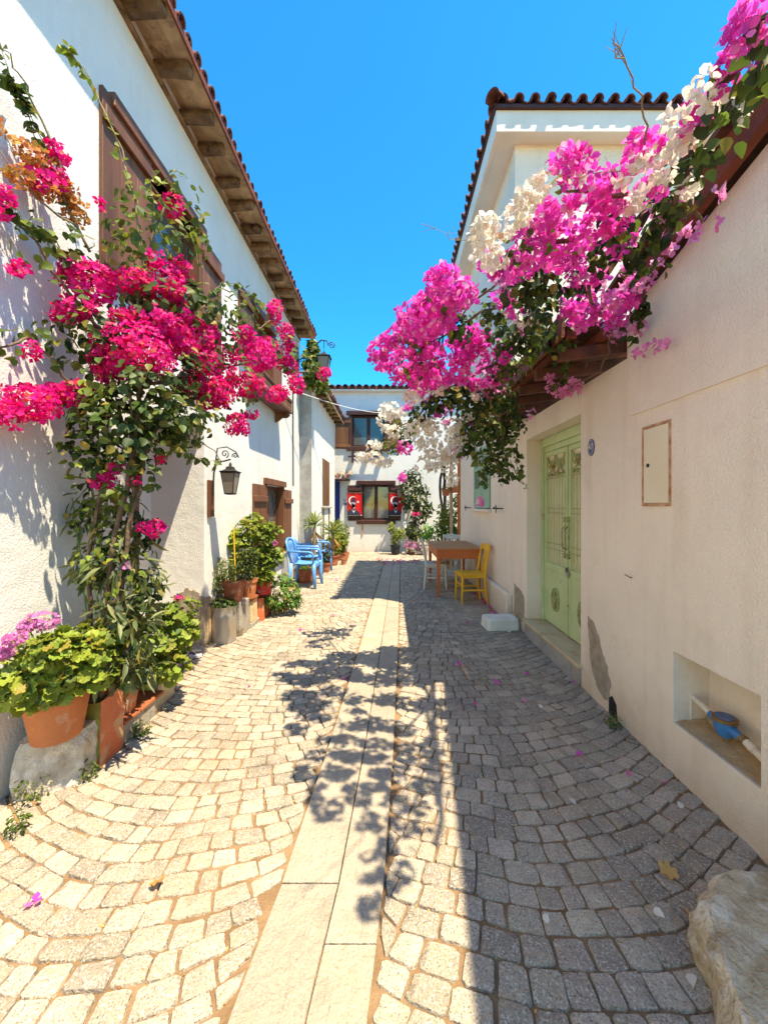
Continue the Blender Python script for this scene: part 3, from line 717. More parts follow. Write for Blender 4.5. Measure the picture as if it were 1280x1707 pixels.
# ------------------------------------------------------------- house that closes the street
hf = thing('white_end_house', 'two storey white house closing the street with brown framed windows and a scalloped tile eave', 'house', (0, FY, 0))
EF = 5.22
def fx(px): return (px-650)/F*FY
def fz(py): return EYE-(py-843)/F*FY
WU = (fx(587), fx(641), fz(745), fz(692)); WL = (fx(603.5), fx(650), fz(867), fz(808)); DF = (-2.3, fx(566.5), -.05, fz(802))
w = MB().use('wall_far'); panel(w, 'y', FY, -3.2, 6.5, -.05, EF, [WU, WL, DF], .22); part('wall', w, hf)
w = MB().use('dark'); w.box((-3, FY+.24, .1), (3, FY+1.4, 4.9)); part('room', w, hf)
def frame_y(house, y, x0, x1, z0, z1, cur=None, mat='board', drop=()):
    f = MB().use(mat); t = .10
    f.box((x0-.10, y-.05, z0), (x0, y+.1, z1), bev=.006); f.box((x1, y-.05, z0), (x1+.10, y+.1, z1), bev=.006)
    f.box((x0-.18, y-.075, z1), (x1+.18, y+.1, z1+.13), bev=.008); f.box((x0-.18, y-.085, z0-.13), (x1+.18, y+.1, z0), bev=.008)
    o = part('window', f, house); w = (x1-x0)/2
    for i in range(2):
        a = x0+w*i; c = MB().use(mat)
        c.box((a+.002, y+.08, z0), (a+.055, y+.12, z1)); c.box((a+w-.055, y+.08, z0), (a+w-.002, y+.12, z1))
        c.box((a+.055, y+.082, z0), (a+w-.055, y+.118, z0+.07)); c.box((a+.055, y+.082, z1-.07), (a+w-.055, y+.118, z1)); part('casement', c, o)
        gl = MB().use('glass'); gl.box((a+.05, y+.10, z0+.06), (a+w-.05, y+.105, z1-.06)); part('pane', gl, o)
        if cur: gl = MB().use(cur); gl.box((a+.045, y+.15, z0+.05), (a+w*(.95 if i else .62), y+.16, z1-.05)); part('curtain', gl, o)
    return o
frame_y(hf, FY, *WU); frame_y(hf, FY, *WL, cur='curtain')
shutter(hf, FY, fx(559), fx(584), fz(748), fz(696), 3, mat='wood_far', rails=(.08, .86), axis='y', sgn=-1)
shutter(hf, FY, fx(646), fx(668), fz(748), fz(696), 3, mat='wood_far', rails=(.08, .86), axis='y', sgn=-1)
shutter(hf, FY, fx(580), fx(601.5), fz(868), fz(809), 3, mat='board', rails=(.10, .88), axis='y', sgn=-1)
shutter(hf, FY, fx(652), fx(672), fz(868), fz(809), 3, mat='board', rails=(.10, .88), axis='y', sgn=-1)
m = MB().use('board'); m.box((fx(581), FY-.18, fz(763)), (fx(640), FY-.14, fz(761))); 
for px in (587, 610, 634): m.box((fx(px), FY-.16, fz(772)), (fx(px)+.05, FY-.002, fz(751)))
part('window_rail', m, hf)
m = MB().use('rust'); m.box((fx(603), FY-.03, fz(892)), (fx(605), FY-.002, fz(874))); part('iron_rod', m, hf)
m = MB().use('blue_door'); m.box((-2.3, FY+.1, 0), (fx(566.5), FY+.15, fz(802))); part('door', m, hf)
m = MB().use('board'); m.box((-2.4, FY-.5, fz(802)), (fx(584), FY, fz(799.5)), bev=.006); aw = part('door_canopy', m, hf)
tile_row(aw, (-2.0, FY-.52, fz(798)), (fx(585), FY-.52, fz(798)), (0, 1, 0), R(22), cov=tcovp)
m = MB().use('tile'); m.box((-3.2, FY-.12, EF+.045), (6.5, FY-.02, EF+.15)); part('tile_bed', m, hf)
m = MB().use('soffit'); m.box((-3.2, FY-.16, EF-.02), (6.5, FY+.1, EF+.04), bev=.01); part('cornice', m, hf)
tile_row(hf, (-3.2, FY-.22, EF+.05), (3.0, FY-.22, EF+.05), (0, 1, 0), R(15), pitch=.215, rows=2)
m = MB().use('tile'); m.box((-3.2, FY-.1, EF+.03), (6.5, FY+5, EF+.05))
for v in range(len(m.v)):
    x, y, z = m.v[v]; m.v[v] = (x, y, z+max(0, y-FY)*.25)
part('roof', m, hf)
m = MB().use('wall_far'); m.box((-3.2, FY+.3, 0), (6.5, FY+5, EF)); part('back_wall', m, hf)
# ------------------------------------------------------------- cream house along the right side
hr = thing('cream_house', 'cream plastered house on the right with pale green double door and water meter niche', 'house', (XR, 2.5, 0))
DR = (3.17, 4.42, -.05, 2.26, .19); NI = (1.63, 2.135, .295, .69, .20); HA = (2.15, 2.39, 1.50, 1.985, .03); GW = (6.02, 7.15, 1.45, 2.5, .12)
def wtop(y):
    if y < 2.551: return 3.02-.27*(y-1.57)
    return 2.48
w = MB().use('wall_cream'); panel(w, 'x', XR, -3, 2.55, -.05, 3.0, [NI, HA], .19, top=wtop)
panel(w, 'x', XR, 2.55, 5.12, -.05, 2.48, [DR], .19)
T = .45
for y0, y1 in ((-3, 2.55),):
    w.add([(XR, y0, wtop(y0)), (XR, y1, wtop(y1)), (XR+T, y1, wtop(y1)), (XR+T, y0, wtop(y0))], [(0, 1, 2, 3)])
w.add([(XR, 2.55, 2.48), (XR, 2.55, wtop(2.55)), (XR+T, 2.55, wtop(2.55)), (XR+T, 2.55, 2.48)], [(0, 1, 2, 3)])
w.add([(XR+T, -3, 0), (XR+T, 5.12, 0), (XR+T, 5.12, 2.48), (XR+T, 2.55, 2.48), (XR+T, 2.55, wtop(2.55)), (XR+T, -3, wtop(-3))], [(0, 1, 2, 3, 4, 5)])
w.add([(XR, 2.55, 2.48), (XR+T, 2.55, 2.48), (XR+T, 5.12, 2.48), (XR, 5.12, 2.48)], [(0, 1, 2, 3)])
for h in (NI, HA): w.add([(XR+h[4], h[0], h[2]), (XR+h[4], h[1], h[2]), (XR+h[4], h[1], h[3]), (XR+h[4], h[0], h[3])], [(0, 1, 2, 3)])
part('wall', w, hr)
# raised plaster field above the ledge line, soft pier and patches
m = MB().use('wall_cream'); o_ = [(-3, 2.085), (2.50, 2.085), (2.50, 2.70), (1.57, 2.95), (-3, 4.18)]
m.prism(o_, (XR-.012, 0, 0), (0, 1, 0), (0, 0, 1), (.014, 0, 0)); part('plaster_field', m, hr)
m = MB().use('plaster_grey'); m.prism(ragged([(3.05, .62), (2.97, .60), (2.90, .52), (2.84, .40), (2.78, .33), (2.74, .22), (2.76, .10), (2.83, .08), (2.92, .13), (3.0, .24), (3.03, .34), (3.02, .38), (3.05, .5)], .008, 4), (XR-.004, 0, 0), (0, 1, 0), (0, 0, 1), (.006, 0, 0)); part('bare_plaster', m, hr)
m = MB().use('plaster_grey'); m.prism(ragged([(4.50, .42), (4.58, .47), (4.86, .52), (4.86, .14), (4.70, .10), (4.50, .13)], .009), (XR-.004, 0, 0), (0, 1, 0), (0, 0, 1), (.006, 0, 0)); part('bare_plaster', m, hr)
m = MB().use('dark'); m.prism([(2.66, 0), (2.76, 0), (2.76, .12), (2.72, .15), (2.67, .11)], (XR-.003, 0, 0), (0, 1, 0), (0, 0, 1), (.006, 0, 0)); part('drain_hole', m, hr)
# red painted coping beam on the sloping top
m = MB().use('redwood')
for a, b, hgt in ((-3, 2.62, .17),):
    s = -.27; 
    def q(y): return wtop(min(y, 2.55))
    m.prism([(a, q(a)-.015), (b, q(2.55)-.03), (b, q(2.55)+hgt), (a, q(a)+hgt)], (XR-.10, 0, 0), (0, 1, 0), (0, 0, 1), (.05, 0, 0))
part('coping_beam', m, hr)
m = MB().use('darkwood'); m.prism([(-3, wtop(-3)+.12), (2.6, wtop(2.55)+.12), (2.6, wtop(2.55)+.15), (-3, wtop(-3)+.15)], (XR-.15, 0, 0), (0, 1, 0), (0, 0, 1), (.7, 0, 0)); part('coping_board', m, hr)
# hatch
m = MB().use('hatch'); m.box((XR-.006, 2.162, 1.515), (XR+.012, 2.378, 1.97), bev=.003); h_ = part('hatch', m, hr)
m = MB().use('rust'); m.box((XR-.008, 2.15, 1.497), (XR+.02, 2.162, 1.985)); m.box((XR-.008, 2.378, 1.497), (XR+.02, 2.39, 1.985)); m.box((XR-.009, 2.162, 1.497), (XR+.019, 2.378, 1.514)); m.box((XR-.009, 2.162, 1.971), (XR+.019, 2.378, 1.985)); part('frame', m, h_)
m = MB().use('iron'); m.tube([(XR-.009, 2.335, 1.745), (XR-.0, 2.335, 1.745)], .0125, 12); part('keyhole', m, h_)
# green iron double door
DX = XR+.17
m = MB().use('green'); m.box((DX-.01, 3.172, .2), (DX+.05, 3.22, 2.255), bev=.004); m.box((DX-.01, 4.37, .2), (DX+.05, 4.418, 2.255), bev=.004); m.box((DX-.01, 3.22, 2.16), (DX+.05, 4.37, 2.255), bev=.004)
m.box((DX+.01, 3.22, 2.10), (DX+.05, 4.37, 2.16), bev=.004); part('door_frame', m, hr)
for s, (a, b) in ((1, (3.225, 3.79)), (-1, (3.80, 4.365))):
    d = MB().use('green'); z0, z1 = .215, 2.095; e = .05
    d.box((DX+.012, a, z0), (DX+.04, a+e, z1), bev=.004); d.box((DX+.012, b-e, z0), (DX+.04, b, z1), bev=.004)
    d.box((DX+.014, a+e, z1-.05), (DX+.038, b-e, z1), bev=.004); d.box((DX+.010, a+e, .80), (DX+.040, b-e, .875), bev=.006)
    d.box((DX+.014, a+e, z0), (DX+.038, b-e, z0+.03), bev=.003)
    d.box((DX+.020, a+e, z0+.03), (DX+.032, b-e, .80)); leaf = part('door', d, hr)
    f = MB().use('frost'); f.box((DX+.036, a+e, .875), (DX+.039, b-e, z1-.05)); part('pane', f, leaf)
    c = (a+b)/2; md = MB().use('green_dark')
    md.prism([(.085*math.cos(t*math.pi/12), .125*math.sin(t*math.pi/12)) for t in range(24)], (DX+.02, c, .50), (0, 1, 0), (0, 0, 1), (-.008, 0, 0))
    md.tube([(DX+.009, c+.082*math.cos(t*math.pi/12), .50+.122*math.sin(t*math.pi/12)) for t in range(25)], .006, 5, False)
    for k in range(8):
        an = k*math.pi/4; md.tube([(DX+.008, c+.02*math.cos(an), .5+.03*math.sin(an)), (DX+.004, c+.05*math.cos(an+.3), .5+.075*math.sin(an+.3)), (DX+.008, c+.062*math.cos(an+.7), .5+.09*math.sin(an+.7))], [.006, .008, .004], 5)
    part('medallion', md, leaf)
    nb = 7; wv = b-a-2*e
    for i in range(nb):
        y = a+e+wv*(i+.5)/nb; g_ = MB().use('green'); 
        g_.tube([(DX+.024, y+.008*math.sin(k*1.25)*(k < 5), .875+k*.03) for k in range(6)]+[(DX+.024, y, z1-.30), (DX+.024, y, z1-.26)], .0065, 6); part('bar', g_, leaf)
    g_ = MB().use('green_dark')
    for z in (1.03, 1.09, 1.42, 1.47, z1-.30, z1-.27): g_.box((DX+.014, a+e-.003, z), (DX+.019, b-e+.003, z+.006))
    for i in (-1, 1):                       # scroll work in the head of the leaf
        for k in range(3):
            cc = c+i*(.05+.06*k); g_.tube([(DX+.02, cc+.03*math.cos(t*.6)*(1-t/14), z1-.16+.07*math.sin(t*.6)*(1-t/14)) for t in range(12)], .006, 5)
        g_.tube([(DX+.018, c+i*wv*.46, z1-.26), (DX+.018, c+i*wv*.22, z1-.20), (DX+.018, c+i*.01, z1-.06)], .009, 5)
        g_.tube([(DX+.018, c+i*.01, z1-.26), (DX+.018, c+i*wv*.26, z1-.16), (DX+.018, c+i*wv*.44, z1-.06)], .009, 5)
    for k in range(5):
        y = c+(k-2)*wv/5.2; g_.lathe([(0, 0), (.016, .005), (.022, .016), (.012, .03), (0, .034)], (DX+.014, y, z1-.275), 7)
    part('scrollwork', g_, leaf)
    # ornamental pull plate
    hp = MB().use('green_dark'); yy = b-e*.5 if s > 0 else a+e*.5
    hp.box((DX+.004, yy-.014, 1.0), (DX+.012, yy+.014, 1.36), bev=.003)
    for z in (1.0, 1.36): hp.lathe([(0, -.03), (.028, -.015), (.012, 0), (.03, .016), (0, .034)], (DX+.004, yy, z), 8)
    hp.tube([(DX+.004, yy, 1.06), (DX-.03, yy, 1.09), (DX-.034, yy, 1.18), (DX-.03, yy, 1.27), (DX+.004, yy, 1.3)], .007, 6); part('pull_handle', hp, leaf)
m = MB().use('green'); m.box((DX+.0, 3.78, .215), (DX+.012, 3.81, 2.09), bev=.003); part('cover_strip', m, hr)
m = MB().use('marble'); m.box((XR-.045, 3.13, .165), (XR+.26, 4.46, .20), bev=.007, jit=.002); part('doorstep', m, hr)
for i, (a, b) in enumerate(((3.16, 3.30), (3.30, 3.72), (3.72, 4.12), (4.12, 4.45))):
    m = MB().use('grey_render' if i else 'concrete'); m.box((XR-.02, a+.004, -.02), (XR+.03, b-.004, .163), bev=.003); part('riser_tile', m, hr)
tg = thing('padlock', 'small steel padlock on the green double door', 'padlock', (DX-.005, 3.77, .86))
m = MB().use('tin'); m.box((DX-.03, 3.735, .80), (DX-.002, 3.79, .85), bev=.006); part('lock_body', m, tg)
m = MB().use('iron'); m.tube([(DX-.015, 3.745, .85), (DX-.015, 3.745, .88), (DX-.012, 3.762, .893), (DX-.015, 3.78, .88), (DX-.015, 3.78, .85)], .005, 6); part('shackle', m, tg)
# ------------------------------------------------------------- taller white house behind, on the right
HY0, HY1, HZ = 4.85, 8.6, 6.07
hu = thing('tiled_roof_house', 'tall white house on the right under a hipped clay tile roof with wide boxed eaves', 'house', (XR, 6.5, 0))
w = MB().use('wall_cream'); panel(w, 'x', XR+.004, 5.12, HY1, -.05, HZ, [GW], .12)
w.add([(XR+.004, HY0, 2.44), (XR+.004, 5.12, 2.44), (XR+.004, 5.12, HZ), (XR+.004, HY0, HZ)], [(0, 1, 2, 3)])
w.add([(XR+.004, HY0, 2.44), (7, HY0, 2.44), (7, HY0, HZ), (XR+.004, HY0, HZ)], [(0, 1, 2, 3)])
w.add([(XR+.004, HY1, 0), (7, HY1, 0), (7, HY1, HZ), (XR+.004, HY1, HZ)], [(0, 1, 2, 3)])
w.add([(XR+.004+.12, GW[0], GW[2]), (XR+.124, GW[1], GW[2]), (XR+.124, GW[1], GW[3]), (XR+.124, GW[0], GW[3])], [(0, 1, 2, 3)])
part('wall', w, hu)
w = MB().use('wall_cream'); w.box((XR-.075, 4.95, -.03), (XR+.003, 6.3, .36), bev=.015, jit=.004); part('plinth', w, hu)
ov = .265; m = MB().use('soffit')
m.box((XR-ov, HY0-ov+.1, HZ-.0), (7.4, HY1+.2, HZ+.05)); m.box((XR-ov-.02, HY0-ov+.08, HZ-.02), (7.4, HY0-ov+.14, HZ+.26), bev=.006); m.box((XR-ov-.022, HY0-ov+.14, HZ-.02), (XR-ov+.04, HY1+.22, HZ+.262), bev=.006)
part('soffit', m, hu)
ez = HZ+.28
m = MB().use('tile'); cx0, cy0 = XR-ov-.03, HY0-ov+.06
m.add([(cx0, cy0, ez-.01), (7.4, cy0, ez-.01), (7.4, HY1+.25, ez-.01), (cx0, HY1+.25, ez-.01), (cx0+2.6, cy0+2.2, ez+.75), (7.4, cy0+2.2, ez+.75)], [(0, 1, 5, 4), (0, 4, 3), (3, 4, 5, 2), (0, 3, 2, 1)]); part('roof', m, hu)
m = MB().use('board'); m.box((cx0-.012, cy0-.02, ez-.04), (7.4, cy0+.05, ez)); m.box((cx0-.014, cy0+.05, ez-.04), (cx0+.05, HY1+.25, ez)); part('tile_batten', m, hu)
tile_row(hu, (cx0+.08, cy0-.05, ez), (4.6, cy0-.05, ez-.02), (0, 1, 0), R(17), rows=1, cov=tcm, pan=tpm)
tile_row(hu, (cx0-.05, cy0+.10, ez), (cx0-.05, HY1+.2, ez-.02), (1, 0, 0), R(17), rows=1, cov=tcm, pan=tpm)
rt = tile_mb(.5, .095).mesh('ridge_tile', smooth=40)
for k in range(4): inst('ridge_tile', rt, hu, (cx0-.06+k*.3, cy0-.06+k*.27, ez+.03+k*.10), (R(14), 0, R(-48)))
# green louvred shutters, closed
for a, b in ((6.04, 6.58), (6.60, 7.14)):
    d = MB().use('shutter_green'); x0, x1 = XR-.02, XR+.015
    d.box((x0, a, 1.46), (x1, a+.06, 2.49), bev=.004); d.box((x0, b-.06, 1.46), (x1, b, 2.49), bev=.004)
    for z in (1.46, 1.74, 2.12, 2.43): d.box((x0+.002, a+.06, z), (x1-.002, b-.06, z+.06))
    d.box((x0+.012, a+.06, 1.52), (x1-.006, b-.06, 1.74)); sh = part('shutter', d, hu)
    for z0, n in ((1.82, 8), (2.2, 6)):
        for k in range(n):
            s = MB().use('shutter_green'); s.box((XR-.018, a+.06, z0+k*.037), (XR+.014, b-.06, z0+.006+k*.037), rot=(R(-38), 'Y')); part('slat', s, sh)
m = MB().use('wall_cream'); m.box((XR-.06, 5.98, 1.40), (XR+.003, 7.2, 1.445), bev=.006); part('window_sill', m, hu)
def stay(y, lab):
    t = thing('shutter_stay', lab, 'shutter hook', (XR, y, 1.44)); m = MB().use('iron')
    m.tube([(XR, y, 1.46), (XR-.10, y, 1.46)], .008, 6); m.tube([(XR-.10, y-.0, 1.40), (XR-.10, y, 1.51)], .007, 6); part('spike', m, t)
    m = MB().use('iron'); m.tube([(XR-.05, y, 1.462), (XR-.052, y+.2, 1.465), (XR-.05, y+.34, 1.462)], .009, 6); m.lathe([(0, -.02), (.018, -.008), (.018, .008), (0, .02)], (XR-.05, y+.28, 1.465), 8); part('arm', m, t)
stay(5.35, 'black iron shutter hook on the cream wall near the yellow chair'); stay(7.5, 'black iron shutter hook beyond the green louvred shutters')
# ------------------------------------------------------------- number plates
def plate(name, lab, c, u, txt, r=(.055, .075), out=(-1, 0, 0), grp=None, depth=.008):
    t = thing(name, lab, 'house number', c, grp); u = Vector(u); out = Vector(out); c = Vector(c)
    def ell(k): return [(r[0]*k*math.cos(a*math.pi/14), r[1]*k*math.sin(a*math.pi/14)) for a in range(28)]
    m = MB().use('enamel'); m.prism(ell(1), c, u, (0, 0, 1), out*depth); part('disc', m, t)
    m = MB().use('enamel_white'); p = [c+out*(depth+.001)+u*(r[0]*.84*math.cos(a*math.pi/14))+Vector((0, 0, r[1]*.84*math.sin(a*math.pi/14))) for a in range(29)]
    m.tube(p, r[0]*.035, 5, False); part('rim_line', m, t)
    if txt:
        seg = {'4': [((.7, 0), (.7, 1)), ((.7, 1), (0, .35)), ((0, .35), (1, .35))], '7': [((0, 1), (1, 1)), ((1, 1), (.35, 0))], '5': [((1, 1), (0, 1)), ((0, 1), (0, .55)), ((0, .55), (1, .5)), ((1, .5), (.9, 0)), ((.9, 0), (0, .05))]}
        m = MB().use('enamel_white'); s = r[0]*.55; h = r[1]*.62
        for i, ch in enumerate(txt):
            ox = (-1.15+i*1.3)*s if len(txt) > 1 else -.5*s
            for a, b in seg[ch]:
                pa = c+out*(depth+.0015)+u*(ox+a[0]*s)+Vector((0, 0, -.35*h+a[1]*h)); pb = c+out*(depth+.0015)+u*(ox+b[0]*s)+Vector((0, 0, -.35*h+b[1]*h)); m.tube([pa, pb], s*.11, 5)
        part('numeral', m, t)
plate('number_plate', 'round blue enamel plate with white number beside the green double door', (XR, 3.0, EYE+.455), (0, -1, 0), '47', (.046, .066))
plate('number_plate', 'upper of the two tiny blue oval plates left of the red banner', (fx(575.5), FY, fz(833)), (1, 0, 0), '5', (.055, .045), (0, -1, 0))
plate('number_plate', 'lower of the two tiny blue oval plates left of the red banner', (fx(575.5), FY, fz(840)), (1, 0, 0), '7', (.06, .045), (0, -1, 0))
# ------------------------------------------------------------- timber canopy over the cream wall
cp = thing('timber_canopy', 'rough dark timber canopy above the green door carrying the magenta bougainvillea', 'canopy', (XR, 3.8, 2.5))
for y in np.arange(2.66, 5.1, .40):
    m = MB().use('darkwood'); m.box((XR-.42, y-.03, 2.56), (XR+.5, y+.03, 2.64), bev=.006, rot=(R(-8), 'Y'), jit=.005); part('rafter', m, cp)
for x in (XR-.36, XR-.12):
    m = MB().use('redwood'); m.box((x-.03, 2.56, 2.62), (x+.03, 5.2, 2.70), bev=.006, jit=.006); part('beam', m, cp)
for i in range(6):
    m = MB().use('darkwood'); x = XR-.44+i*.155; m.box((x, 2.58, 2.705+.01*i), (x+.148, 5.15, 2.725+.01*i), jit=.006); part('plank', m, cp)
m = MB().use('redwood'); m.box((XR-.46, 2.5, 2.60), (XR-.435, 5.2, 2.76), bev=.004, jit=.004); part('fascia', m, cp)
# ============================================================= BOUGAINVILLEAS
def clusters(parent, name, pr, mat, lst, where, size, dens, ind=0, up=.15, shell=.35, dz=.8, clip=None, jit=.45, down=.2, massname=None, svar=.3, out=.9, near=False):
    """lst: (px, py, rx, ry) of each spray as it shows from the street; where(px, py) gives its real place"""
    Ps, Ns, Ss = [], [], []
    for px, py, rx, ry in lst:
        c = where(px, py); s = c.y/F; a, b = rx*s, ry*s; d = (a*b)**.5*dz
        lz = size*min(1.15, max(.62, .45+.25*c.y)) if near else size
        n = max(4, int(dens*math.pi*a*b/(lz*lz))); Ss.append(np.full(n, lz)); p, q = blob(c, (a, d, b), n, shell)
        # ragged outline: each spray has its own lumps
        f = rdir(5); lump = np.maximum(0, q@f.T).max(1, keepdims=True)**2; p = np.array(c)+(p-np.array(c))*(.68+.5*lump)
        Ps.append(p); Ns.append(q)
    p = np.concatenate(Ps); d = np.concatenate(Ns); sz = np.concatenate(Ss)
    if clip is not None: k = clip(p); p = p[k]; d = d[k]; sz = sz[k]
    n = len(p); nrm = d*out+np.array([0, -.15, up])+rdir(n)*jit; tip = rdir(n)+np.array([0, 0, -down])
    foliage(parent, name, pr, mat, p, nrm, tip, sz*(1-svar+2*svar*RNG.random(n)), ind, massname)
def xleft(px): return float(np.interp(px, [0, 90, 150, 219, 341, 430, 494, 560], [-1.88, -1.84, -1.74, -1.5, -1.32, -1.1, -.95, -.78]))
def WLf(px, py): return PX(px, py, xleft(px))
clipL = lambda p: (p[:, 0] > XL+.015)
bl = thing('crimson_bougainvillea', 'large crimson flowered bougainvillea climbing the left white house wall', 'bougainvillea', (-1.75, 2.45, 0))
# stems
for pts, r in (([(168, 1165), (175, 1040), (190, 900), (215, 780), (235, 680), (240, 600)], (.016, .012)), ([(185, 1160), (196, 1020), (214, 880), (240, 760), (285, 660), (330, 600)], (.014, .009)),
               ([(160, 1160), (150, 1000), (160, 860), (180, 740), (180, 620), (150, 520)], (.012, .007)), ([(200, 1150), (205, 960), (225, 800), (215, 640), (230, 500), (250, 420), (275, 340)], (.010, .005)),
               ([(240, 640), (330, 620), (430, 600), (500, 620), (548, 615)], (.012, .004)), ([(250, 560), (330, 540), (400, 560), (455, 530), (480, 560)], (.01, .004)),
               ([(180, 560), (120, 500), (60, 400), (20, 360), (-10, 300)], (.01, .005)), ([(150, 420), (110, 340), (70, 200), (30, 120), (0, 70)], (.008, .003)), ([(200, 700), (120, 640), (50, 560), (-10, 580)], (.01, .005)),
               ([(130, 380), (60, 330), (0, 250)], (.006, .003)), ([(240, 470), (225, 330), (190, 220), (150, 130), (108, 75)], (.006, .002)), ([(330, 520), (370, 480), (420, 490), (470, 560)], (.006, .003)), ([(270, 660), (340, 740), (372, 770)], (.006, .003))):
    pp = [WLf(*q) for q in pts]; out = [pp[0]]
    for a, b in zip(pp[:-1], pp[1:]): out += wander(a, b, 4, .02)[1:]
    m = MB().use('bark' if r[0] > .008 else 'stem_dry').tube(out, list(np.linspace(r[0], r[1], len(out))), 6); part('stem', m, bl, smooth=True)
crimson = [(155,472,46,36),(130,455,30,24),(118,518,36,20),(219,588,66,44),(185,610,36,30),(250,540,52,26),(283,560,36,34),(280,483,40,38),(227,470,30,22),(252,430,18,14),(297,448,22,18),(302,562,26,26),(300,520,26,22),(341,557,36,32),(335,600,28,22),(350,655,44,34),(320,635,26,20),(407,557,20,14),(430,597,36,28),(411,645,30,22),(457,520,15,20),(477,553,15,14),(479,575,12,10),(479,606,18,18),(494,640,14,16),(464,658,18,16),(396,706,19,20),(420,690,10,9),(375,625,22,18),(48,668,48,32),(95,655,30,18),(131,658,26,22),(10,690,26,24),(30,446,17,11),(541,622,13,12),(52,588,10,18),(175,800,20,16),(195,778,13,10),(222,802,9,9),(267,763,9,8),(262,880,17,13),(240,878,8,7),(92,255,22,18),(64,296,20,24),(95,300,18,20),(290,345,18,16),(165,340,6,12),(5,325,18,12),(5,352,12,12),(205,530,22,14),(385,590,18,14),(445,575,18,14)]
clusters(bl, 'flower', 'bract_small', 'br_crimson', crimson, WLf, .033, 4.0, 300, massname='flowers', clip=clipL, shell=.55)
clusters(bl, 'dried_flower', 'bract_small', 'br_dry', [(50,252,27,17),(30,292,24,16),(107,312,22,18),(131,355,20,20),(2,215,8,10),(88,275,14,10),(120,335,16,12),(363,615,12,9),(340,640,8,6),(75,320,30,12)], WLf, .030, 2.6, 30, massname='dried_flowers', clip=clipL, shell=.4)
leafL = [(250,690,90,60,1),(200,720,80,60,1),(300,700,60,60,1),(160,680,50,50,.9),(230,640,90,50,1),(170,560,70,60,.8),(120,590,50,40,.6),(330,510,60,50,.8),(300,620,60,50,1),(400,640,40,40,.5),(370,560,40,50,.7),(440,560,35,40,.5),(480,590,30,40,.4),(520,605,18,20,.5),(400,520,30,30,.5),(255,500,60,40,.9),
         (220,380,50,50,.45),(280,390,50,50,.5),(320,360,28,20,.5),(300,310,40,22,.35),(240,330,40,30,.3),(330,400,20,30,.5),(190,420,40,30,.6),(120,420,35,40,.5),(90,380,30,30,.4),(45,380,20,20,.4),(120,500,40,30,.5),
         (160,770,45,30,.8),(220,760,50,30,.8),(280,750,50,22,.7),(340,768,28,10,.6),(250,800,30,30,.6),(140,740,40,30,.8),(60,560,50,18,.5),(15,575,22,30,.6),(100,545,40,20,.6),(150,860,30,22,.3),(190,830,40,26,.6),(380,680,20,25,.5)]
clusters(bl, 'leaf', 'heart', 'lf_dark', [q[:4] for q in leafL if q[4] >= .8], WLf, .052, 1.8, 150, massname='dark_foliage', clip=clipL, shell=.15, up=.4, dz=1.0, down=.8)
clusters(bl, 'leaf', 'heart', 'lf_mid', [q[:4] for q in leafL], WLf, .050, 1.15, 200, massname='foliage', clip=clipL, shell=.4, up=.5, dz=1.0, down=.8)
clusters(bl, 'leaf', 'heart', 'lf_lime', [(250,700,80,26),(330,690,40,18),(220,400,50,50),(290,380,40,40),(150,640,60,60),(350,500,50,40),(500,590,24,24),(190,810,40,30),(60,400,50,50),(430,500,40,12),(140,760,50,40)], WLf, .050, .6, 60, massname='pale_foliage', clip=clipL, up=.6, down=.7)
# loose shoots with paired leaves
def shoot(parent, pts, mat, size, step, where=WLf, ind=True, rr=.003):
    pp = [where(*q) for q in pts]; path = []
    for a, b in zip(pp[:-1], pp[1:]): path += wander(a, b, 5, .012)[:-1]
    path.append(pp[-1]); part('shoot', MB().use('stem_dry').tube(path, list(np.linspace(rr, rr*.4, len(path))), 5), parent)
    L = [];
    for a, b in zip(path[:-1], path[1:]):
        n = max(1, round((b-a).length/step))
        for i in range(n): L.append(a.lerp(b, i/n))
    p = np.array([tuple(q) for q in L for _ in (0, 1)]); n = len(p)
    foliage(parent, 'leaf', 'heart', mat, p+RNG.normal(size=(n, 3))*.006, rdir(n)*.7+np.array([.2, -.5, .4]), rdir(n)*.8+np.array([0, 0, -.7]), size*(.6+.7*RNG.random(n)), n if ind else 0)
shoot(bl, [(240,470),(225,330),(190,220),(150,130),(108,75)], 'lf_lime', .040, .07)
shoot(bl, [(115,90),(108,75),(122,100)], 'lf_lime', .040, .02)
shoot(bl, [(110,340),(85,270),(50,190),(20,130),(0,70)], 'lf_mid', .055, .05)
shoot(bl, [(60,240),(45,180),(30,150),(8,120)], 'lf_dark', .055, .045)
shoot(bl, [(280,440),(255,330),(250,300),(285,305),(300,325)], 'lf_lime', .036, .05)
shoot(bl, [(330,440),(325,380),(345,350)], 'lf_lime', .036, .04)
shoot(bl, [(345,500),(370,470),(400,475),(430,500),(460,540)], 'lf_mid', .042, .07)
shoot(bl, [(130,430),(80,400),(40,370),(0,340)], 'lf_mid', .06, .06)
shoot(bl, [(270,690),(300,640),(250,620)], 'lf_lime', .05, .05)
shoot(bl, [(280,740),(330,765),(368,772)], 'lf_mid', .045, .04)
shoot(bl, [(235,680),(265,690),(300,700),(340,690),(372,700)], 'lf_lime', .05, .05)
shoot(bl, [(520,600),(545,640),(552,690)], 'lf_mid', .035, .05)
